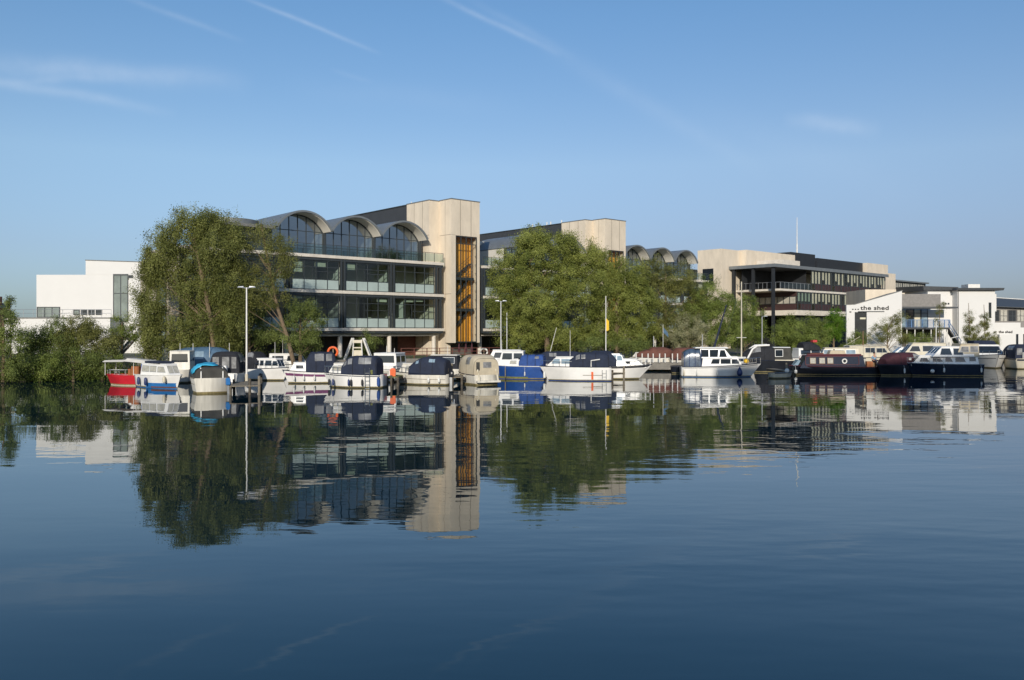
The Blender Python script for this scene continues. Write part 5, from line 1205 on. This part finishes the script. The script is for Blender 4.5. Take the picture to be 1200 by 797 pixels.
m = MB(); m.box(b.X(.52), b.X(.6), -.3, .3, 3.05, 3.3); m.build('red_pennant', 'flag_red', b.r)
b = Boat('motor_cruiser', 'cream cruiser with wide side windows behind the narrowboat stern', 1022, 434, 6.6, 2.5, 0, 1.6, 1.4, 1.0, 'cream'); b.cabin(.05, .84, 2.65, .2, 1.0, .85, .84, 'cream', wins=[(.4, .62, .5, .85), (.66, .92, .5, .82, 0, -.06)]); b.pole(.35, 0, 2.6, 4.3, .06, 'teak', name='mast'); b.pole(.3, 0, 3.7, 2.6, .02, 'cream', -1.8); b.pole(.4, 0, 3.9, 2.6, .02, 'cream', 1.8)
b.rail(.3, .7, 1.35, 4, 'cream')
b = Boat('motor_boat', 'low cabin boat with green tinted roof windows behind the middle of the narrowboat', 982, 435, 5.2, 2.0, 178, 1.5, 1.4, .5, 'old_white'); b.cabin(.1, .9, 2.45, .2, .6, .85, .85, 'cream', wins=[(.1, .35, .5, .85), (.42, .65, .5, .85), (.72, .95, .5, .85)], pane='pale_pane')
b = Boat('motor_boat', 'boat with a low rounded maroon canopy between the narrowboat and the navy cruiser', 1049, 440, 4.4, 2.2, 200, 1.1, 1.0, .5, 'black_hull'); c, _, _ = b.canopy(.0, .85, 2.2, 'maroon_canvas', aft=.15, fwd=.4, w=.97, pw=.36, clears=[(.1, .25, .25, .6)])
m = MB(); m.box(b.X(.3), b.X(.36), 1.05, 1.12, 1.5, 1.7); m.build('white_notice', 'white_metal', b.r); b.pole(.2, 1.15, .1, 1.3, .07, 'fender_white'); b.fender(.5, 1, 'fender_white', .5, .5, .08)
# --- navy hulled cruiser
b = Boat('motor_cruiser', 'navy hulled motor cruiser with grey stepped cabin windows and a beige rear canopy', 1103, 440.5, 6.9, 2.6, 178, 1.25, 1.15, .8, 'navy_hull', bot='navy_hull', dark_line='alu')
b.cabin(.06, .93, 1.9, .1, .8, .88, .86, wins=[(.04, .14, .45, .9), (.2, .36, .38, .85, .03, 0), (.4, .52, .38, .85, .04, 0), (.56, .72, .38, .85, .05, 0), (.77, .93, .38, .8, .05, -.02)], m='white_gel')
b.cabin(.12, .68, 2.75, .05, .9, .8, .84, z0=1.85, wins=[(.3, .55, .2, .85), (.6, .92, .2, .85, .05, -.05)], wfront=.8, nfront=3, m='white_gel')
b.cabin(.05, .36, 3.0, .04, .45, .8, .9, z0=1.86, m='beige_canvas', wins=[(.06, .42, .4, .84, 0, 0, 'vinyl'), (.52, .94, .4, .8, .0, -.1, 'vinyl')], front=False, name='rear_canopy')
m = MB(); m.tube([(b.X(.36), 0, 3.1), (b.X(.36), 0, 3.6), (b.X(.3), .4, 3.75), (b.X(.3), -.4, 3.75)], .05, 6); m.build('radar_arch', 'white_metal', b.r, True)
for f in (.05, .55): b.fender(f, 1, 'fender_white', .45, .6, .09)
m = MB(); m.sphere((b.X(.7), b.hb(.7) + .17, .5), .19); m.build('ball_fender', 'fender_white', b.r, True); b.rail(.55, .97, .5, 5)
for px, wl, L, hd, z1, lab in ((1078, 434, 5.8, 182, 2.6, 'white cruiser with a long cream wheelhouse roof behind the navy cruiser bow'), (1062, 433, 5.0, 175, 2.1, 'low white sports cruiser tucked behind the maroon canopy boat')):
    b = Boat('motor_cruiser', lab, px, wl, L, 2.5, hd, 1.6, 1.5, .8, 'white_gel'); b.cabin(.05, .9, z1 + .35, .2, 1.3, .9, .84, 'cream' if px > 1070 else 'white_gel', wins=[(.3, .6, .45, .82, .04, 0), (.66, .94, .45, .8, .04, -.08)], pane='pane' if px > 1070 else 'pale_pane')
# --- white yacht bow on, and the one at the frame edge
b = Boat('motor_yacht', 'tall glossy white yacht seen from the bow with a dark wrap windscreen', 1157, 430.5, 9, 3.7, -104, 1.65, 1.3, 1.5, 'white_gel', full=2.6)
b.cabin(.1, .62, 2.62, .2, 1.5, .95, .86, wins=[(.1, .5, .45, .85), (.55, .9, .45, .85, 0, -.08)], nfront=1, wfront=.86); b.stripe(.05, .98, .7, .74, 'navy_hull'); b.rail(.4, .985, .45, 6)
m = MB(); m.hexa([(b.X(.08), -1.3, 2.7), (b.X(.42), -1.2, 2.7), (b.X(.42), 1.2, 2.7), (b.X(.08), 1.3, 2.7), (b.X(.1), -1.2, 3.15), (b.X(.36), -1.1, 3.1), (b.X(.36), 1.1, 3.1), (b.X(.1), 1.2, 3.15)]); m.build('flybridge', 'navy_canvas', b.r); b.fender(.55, 1, 'fender_white', .6, .7, .12)
b = Boat('motor_boat', 'white boat with a big navy canopy at the right edge, stern facing the water', 1193, 431.5, 6, 3.2, 82, 1.4, 1.2, .7, 'cream', band=None)
c, _, _ = b.canopy(.04, .7, 2.78, 'navy_canvas', aft=.12, fwd=.4, w=.98, pw=.42, clears=[(.15, .5, .25, .6)]); b.aft_windows(.04, 1.6, 2.35, [(-.75, -.3), (-.15, .3), (.45, .8)], c); b.stripe(0, .98, .86, .97, 'navy_hull')
m = MB(); m.box(b.X(-.01), b.X(0) - .005, -1.35, 1.35, .95, 1.12); m.build('transom_band', 'navy_hull', b.r); m = MB(); m.tube([(b.X(.01), -.6, 1.2), (b.X(.01), -.6, 1.9)], .05, 6); m.tube([(b.X(.01), .7, 1.2), (b.X(.01), .7, 1.9)], .05, 6); m.build('rail_post', 'white_metal', b.r)

# the sailing boat mast behind the white cruiser
b = Boat('sailing_boat', 'small sailing boat with a tall bare mast behind the white cruiser', 862, 436.5, 5.4, 2.0, 10, 1.1, 1.0, .8, 'white_gel'); b.cabin(.35, .75, 1.55, .1, .5, .7, .85, wins=[(.2, .7, .4, .8)])
mt_ = Zp(330, D(436.5)); b.pole(.62, 0, 1.2, mt_, .075, 'cream', name='mast')
m = MB(); m.tube([(b.X(.52), 0, 3.6), (b.X(.72), 0, 3.6)], .03, 5); m.build('spreader', 'white_metal', b.r)
m = MB(); m.tube([(b.X(.0), .1, 1.3), (b.X(.32), .05, mt_ - 2.4)], [.14, .06], 8); m.build('furled_sail', 'navy_canvas', b.r, True)
m = MB()
for dx in (-2.4, 2.2): m.tube([(b.X(.62), 0, mt_ - .1), (b.X(.62) + dx, 0, 1.15)], .008, 3)
for dy in (-.9, .9): m.tube([(b.X(.62), 0, mt_ - .2), (b.X(.6), dy, 1.1)], .008, 3)
m.build('rigging', 'steel', b.r)

# ------------------------------------------------------------------ jetties, posts, lamps, small things
def jetty(label, px, wl, w, l, piles, plank='timber', z=.62, rz=0, rail=False):
    d = D(wl); x, y = P(px, d); r = thing('jetty', label, 'jetty', (x, y, 0), R(rz))
    m = MB()
    for i in range(int(l / .17)): m.box(-w / 2, w / 2, i * .17, i * .17 + .15, z - .06, z)
    m.build('deck_planks', plank, r)
    m = MB(); m.box(-w / 2 + .03, -w / 2 + .1, 0, l, z - .22, z - .064); m.box(w / 2 - .1, w / 2 - .03, 0, l, z - .22, z - .064); m.build('bearer', 'pile', r)
    for (a, c_, h) in piles:
        m = MB(); m.tube([(a, c_, -1.2), (a, c_, h)], .09, 9); m.build('pile', 'pile' if h < 1.2 else 'timber', r, True)
    return r
jetty('weathered timber jetty carrying the tall white lamp post at left', 287, 463, 1.9, 5, [(-.9, .1, .6), (.3, .1, 1.1), (.9, .05, 1.25), (-.9, 3, .9), (.9, 3, 1.0)], rz=14)
jetty('mossy little ladder platform between two white cruisers, orange lifejacket on it', 460, 453, .9, 7, [(-.4, .05, .8), (-.1, .05, .85), (.4, .05, .75), (.4, 3, .9), (-.4, 3, .9)], 'moss', .75)
jetty('timber jetty with dark piles beside the beige covered boat', 533, 451, 1.3, 8, [(-.6, .05, 1.3), (-.2, .1, 1.1), (.55, .05, .8), (-.6, 2, 1.6), (.6, 2, 1.2)], rz=-6)
jetty('jetty end with upright piles right of the biggest white cruiser', 722, 445, 1.6, 8, [(-.7, .05, .9), (-.3, .1, .85), (.7, .05, 1.2), (.7, 2, 1.2)], rz=4)
jetty('small timber landing stage between narrowboat and dark cruiser', 926, 443, .8, 6, [(-.3, .05, 1.2), (.3, .1, 1.0), (.3, 2, 1.3)])
# long pontoon beside the quay
x, y = P(772, 91); m = MB(); m.box(-2.8, 2.6, 0, 1.2, .2, .95); o = one(m, 'stone_quay_step', 'quay', 'grey stone landing step of the quay behind the mooring posts', 'landing step', loc=(x, y - .6, 0))
for i, px in enumerate((745.5, 752.5, 759.5, 765.5, 773, 779.5, 788, 794)):
    x, y = P(px, 90.2); m = MB(); m.tube([(0, 0, 0), (0, 0, .9)], .06, 8); m.tube([(0, 0, .9), (0, 0, .95)], .075, 8)
    one(m, 'mooring_post', 'white_metal', 'pale mooring post, one of eight alike in a row by the stone quay', 'post', 'mooring posts by the stone quay', (x, y, .95), smooth=True)
def lamp(label, px, d, top, base_z, heads=2, r=.07, m_='white_metal'):
    x, y = P(px, d); rt = thing('street_lamp', label, 'street lamp', (x, y, base_z)); h = Zp(top, d) - base_z
    m = MB(); m.tube([(0, 0, 0), (0, 0, h)], [r, r * .7], 9); m.build('pole', m_, rt, True)
    for s in ((-1, 1) if heads == 2 else (1,)):
        m = MB(); m.tube([(0, 0, h - .05), (s * .35, 0, h)], .035, 6); m.hexa([(s * .2, -.1, h), (s * .65, -.08, h), (s * .65, .08, h), (s * .2, .1, h), (s * .22, -.07, h + .1), (s * .6, -.05, h + .08), (s * .6, .05, h + .08), (s * .22, .07, h + .1)]); m.build('lamp_head', 'alu', rt)
    if heads: m = MB(); m.tube([(0, 0, 0), (0, 0, .5)], r * 1.7, 9); m.build('base_sleeve', 'cream', rt, True)
lamp('tall slim white lamp post with a double head, standing on the left jetty', 289, 61.5, 337, .62)
lamp('grey double headed lamp post in front of the round topped willow', 587, 93.5, 353, GZ, 2, .08, 'alu')
lamp('single headed lamp post between sailing mast and green bush', 893, 101, 371, GZ, 1, .08, 'alu')
lamp('white lamp post standing before the blue terrace railings', 1097, 112, 376, GZ, 1, .07)
x, y = P(710, 86); fp = thing('flagpole', 'tall flagpole with a furled yellow flag behind the largest white cruiser', 'flagpole', (x, y, 0))
m = MB(); m.tube([(0, 0, 0), (0, 0, Zp(347, 86))], [.06, .04], 8); m.build('pole', 'white_metal', fp)
z0 = Zp(388, 86); m = MB(); m.loft([[(.03 + a * .0, -.02, z0 + 1.3 - .12), (.3, .03, z0 + .95), (.32, -.05, z0 + .1), (.05, .03, z0)], [(.03, .05, z0 + 1.3), (.33, .08, z0 + 1.0), (.3, .0, z0 + .15), (.07, .06, z0 - .02)]]); m.build('flag', 'yellow', fp)
for px, d, t_, lab in ((594, 94, 366, 'thin plain pole beside the grey double headed lamp'), (823, 95, 392, 'short bare pole beside the pale blossoming bush'), (766, 94, 394, 'bare pole behind the brown covered boats, left of the blossom bush')):
    x, y = P(px, d); m = MB(); m.tube([(0, 0, 0), (0, 0, Zp(t_, d) - GZ)], .05, 7); one(m, 'plain_pole', 'alu', lab, 'pole', loc=(x, y, GZ))
def ring(label, px, py, d, m_, r=.38):
    x, y = P(px, d); z = Zp(py, d); rt = thing('lifebuoy', label, 'lifebuoy', (x, y, z)); m = MB(); rg = []
    for i in range(20):
        a = 2 * math.pi * i / 20; rg.append([((r + .1 * math.cos(q)) * math.cos(a), .1 * math.sin(q), (r + .1 * math.cos(q)) * math.sin(a)) for q in [2 * math.pi * j / 8 for j in range(8)]])
    rg.append(rg[0]); m.loft(rg, caps=False); m.build('ring', m_, rt, True); m = MB(); m.box(-.05, .05, .1, .16, -z + (.3 if d < 85 else GZ), r); m.build('stand', 'timber', rt)
ring('orange lifebuoy on a post above the bow of the white cruiser with ladder', 390, 412.5, 70, 'orange'); ring('white lifebuoy on a stand by the stone tower entrance', 567, 412.5, 94, 'fender_white')
x, y = P(460.5, D(453) + .5); m = MB(); m.hexa([(-.2, -.1, 0), (.2, -.1, 0), (.2, .1, 0), (-.2, .1, 0), (-.22, -.13, .5), (.22, -.13, .5), (.22, .13, .5), (-.22, .13, .5)]); m.hexa([(-.22, -.13, .5), (.22, -.13, .5), (.22, .13, .5), (-.22, .13, .5), (-.1, -.08, .62), (.1, -.08, .62), (.1, .08, .62), (-.1, .08, .62)])
one(m, 'life_jacket', 'orange', 'orange life jacket hung on the mossy ladder platform', 'life jacket', loc=(x, y, .76))
# white gangway frame
x, y = P(419, 88); g = thing('gangway_frame', 'white splayed steel gangway frame behind the boat with blue grey canopy', 'gangway', (x, y, GZ))
m = MB()
for s in (-1, 1):
    m.tube([(s * 1.4, 0, 0), (s * .55, 0, 2.25)], .1, 6); m.tube([(s * 1.4, .8, 0), (s * .55, .8, 2.25)], .1, 6); m.tube([(s * .5, -.05, 0), (s * .4, -.05, 2.1)], .07, 6)
m.build('side_rail', 'white_metal', g)
m = MB(); m.box(-.5, .5, -.1, .1, 1.75, 2.05); m.box(-.42, .42, -.1, .1, 1.2, 1.32); m.box(-.45, .45, 0, .1, .1, 1.0); m.build('panel', 'cream', g)
# quay railing in front of the tower
r0 = thing('quay_railing', 'rusty brown quay railing in front of the stone stair tower', 'railing', (*P(470, 90), GZ), math.atan2(P(600, 95)[1] - P(470, 90)[1], P(600, 95)[0] - P(470, 90)[0])); Lr = 11.4
m = MB()
for i in range(9): m.box(i * Lr / 8 - .04, i * Lr / 8 + .04, -.04, .04, 0, 1.15)
m.build('post', 'brown_panel', r0); m = MB()
for z in (.45, .8, 1.15): m.box(0, Lr, -.025, .025, z - .03, z + .03)
m.build('rail', 'brown_panel', r0)
# cafe furniture in the tower undercroft
for i, (px, d) in enumerate(((538, 100), (546, 99.5), (553, 100.5))):
    x, y = P(px, d); p = thing('folded_parasol', ['folded dark parasol nearest the stone tower corner, left of three', 'folded dark parasol in the middle of three under the stair window', 'folded dark parasol right of three under the stair window'][i], 'parasol', (x, y, GZ), 0, 'folded parasols below the stair window')
    m = MB(); m.tube([(0, 0, 0), (0, 0, 1.5)], .03, 6); m.build('pole', 'teak', p); m = MB(); m.tube([(0, 0, .5), (0, 0, .8), (0, 0, 1.45), (0, 0, 1.6)], [.1, .16, .08, .02], 9); m.build('canopy', 'maroon_canvas', p, True); m = MB(); m.tube([(0, 0, 0), (0, 0, .1)], .28, 12); m.build('base', 'slab', p)
# seated person on the narrowboat stern
def figure(label, loc, rz):
    r = thing('person', label, 'person', loc, rz)
    def skin(name, V, E, Rr, m_, root=0):
        me = bpy.data.meshes.new(name); me.from_pydata(V, E, []); o = bpy.data.objects.new(name, me); COL.objects.link(o); o.parent = r
        md = o.modifiers.new('skin', 'SKIN'); 
        for i, sv in enumerate(me.skin_vertices[0].data): sv.radius = (Rr[i], Rr[i]); sv.use_root = (i == root)
        o.modifiers.new('sub', 'SUBSURF').levels = 1; o.modifiers['sub'].render_levels = 2; me.materials.append(M[m_]); return o
    V = [(0, 0, .12), (0, 0, .35), (0, -.02, .55), (0, -.02, .64), (0, -.03, .74), (0, -.035, .84),
         (.19, 0, .52), (.27, .04, .28), (.2, -.18, .13), (.18, -.25, .12), (-.19, 0, .52), (-.27, .04, .28), (-.2, -.18, .13), (-.18, -.25, .12),
         (.1, -.05, .1), (.13, -.45, .13), (.13, -.5, -.3), (.13, -.63, -.34), (-.1, -.05, .1), (-.13, -.45, .13), (-.13, -.5, -.3), (-.13, -.63, -.34)]
    E = [(0, 1), (1, 2), (2, 3), (3, 4), (4, 5), (2, 6), (6, 7), (7, 8), (8, 9), (2, 10), (10, 11), (11, 12), (12, 13), (0, 14), (14, 15), (15, 16), (16, 17), (0, 18), (18, 19), (19, 20), (20, 21)]
    Rr = [.14, .13, .12, .055, .09, .085, .06, .045, .035, .03, .06, .045, .035, .03, .085, .065, .045, .04, .085, .065, .045, .04]
    for sx, w_ in ((1, 9), (-1, 13)):          # five fingers each, laid over the knee
        bx, by, bz = V[w_]
        for k, ln in enumerate((.05, .075, .08, .075, .055)):
            i = len(V); V += [(bx + sx * (.03 - .016 * k), by - .03, bz), (bx + sx * (.034 - .02 * k), by - .03 - ln, bz - .02)]; E += [(w_, i), (i, i + 1)]; Rr += [.011, .009]
    skin('body', V, E, Rr, 'skin')
    skin('shirt', V[0:3] + V[6:8] + V[10:12], [(0, 1), (1, 2), (2, 3), (3, 4), (2, 5), (5, 6)], [.155, .15, .135, .075, .06, .075, .06], 'shirt')
    skin('trousers', [V[0]] + V[14:17] + V[18:21], [(0, 1), (1, 2), (2, 3), (0, 4), (4, 5), (5, 6)], [.15, .1, .078, .058, .1, .078, .058], 'trousers')
    m = MB(); m.sphere((0, .0, .87), .11, .95, 1, .8); m.build('hair', 'hair', r, True)
    m = MB(); m.sphere((0, -.135, .78), .02, .8, 1.2, 1.3, 6); m.build('nose', 'skin', r, True)
    m = MB(); m.sphere((.035, -.115, .815), .012, n=6); m.sphere((-.035, -.115, .815), .012, n=6); m.build('eyes', 'hair', r, True)
    m = MB(); m.box(-.025, .025, -.125, -.112, .735, .742); m.build('mouth', 'flag_red', r)
nb = NARROW.r.location
figure('person in a pale blue top sitting at the stern of the narrowboat', (nb.x + 3.55, nb.y - .1, 1.28), R(20))
m = MB(); m.box(nb.x + 3.25, nb.x + 3.95, nb.y - .15, nb.y + .35, .8, 1.24); o = m.build('stern_locker', 'teak', None); tag(o, 'brown wooden locker the seated person uses as a bench', 'locker')
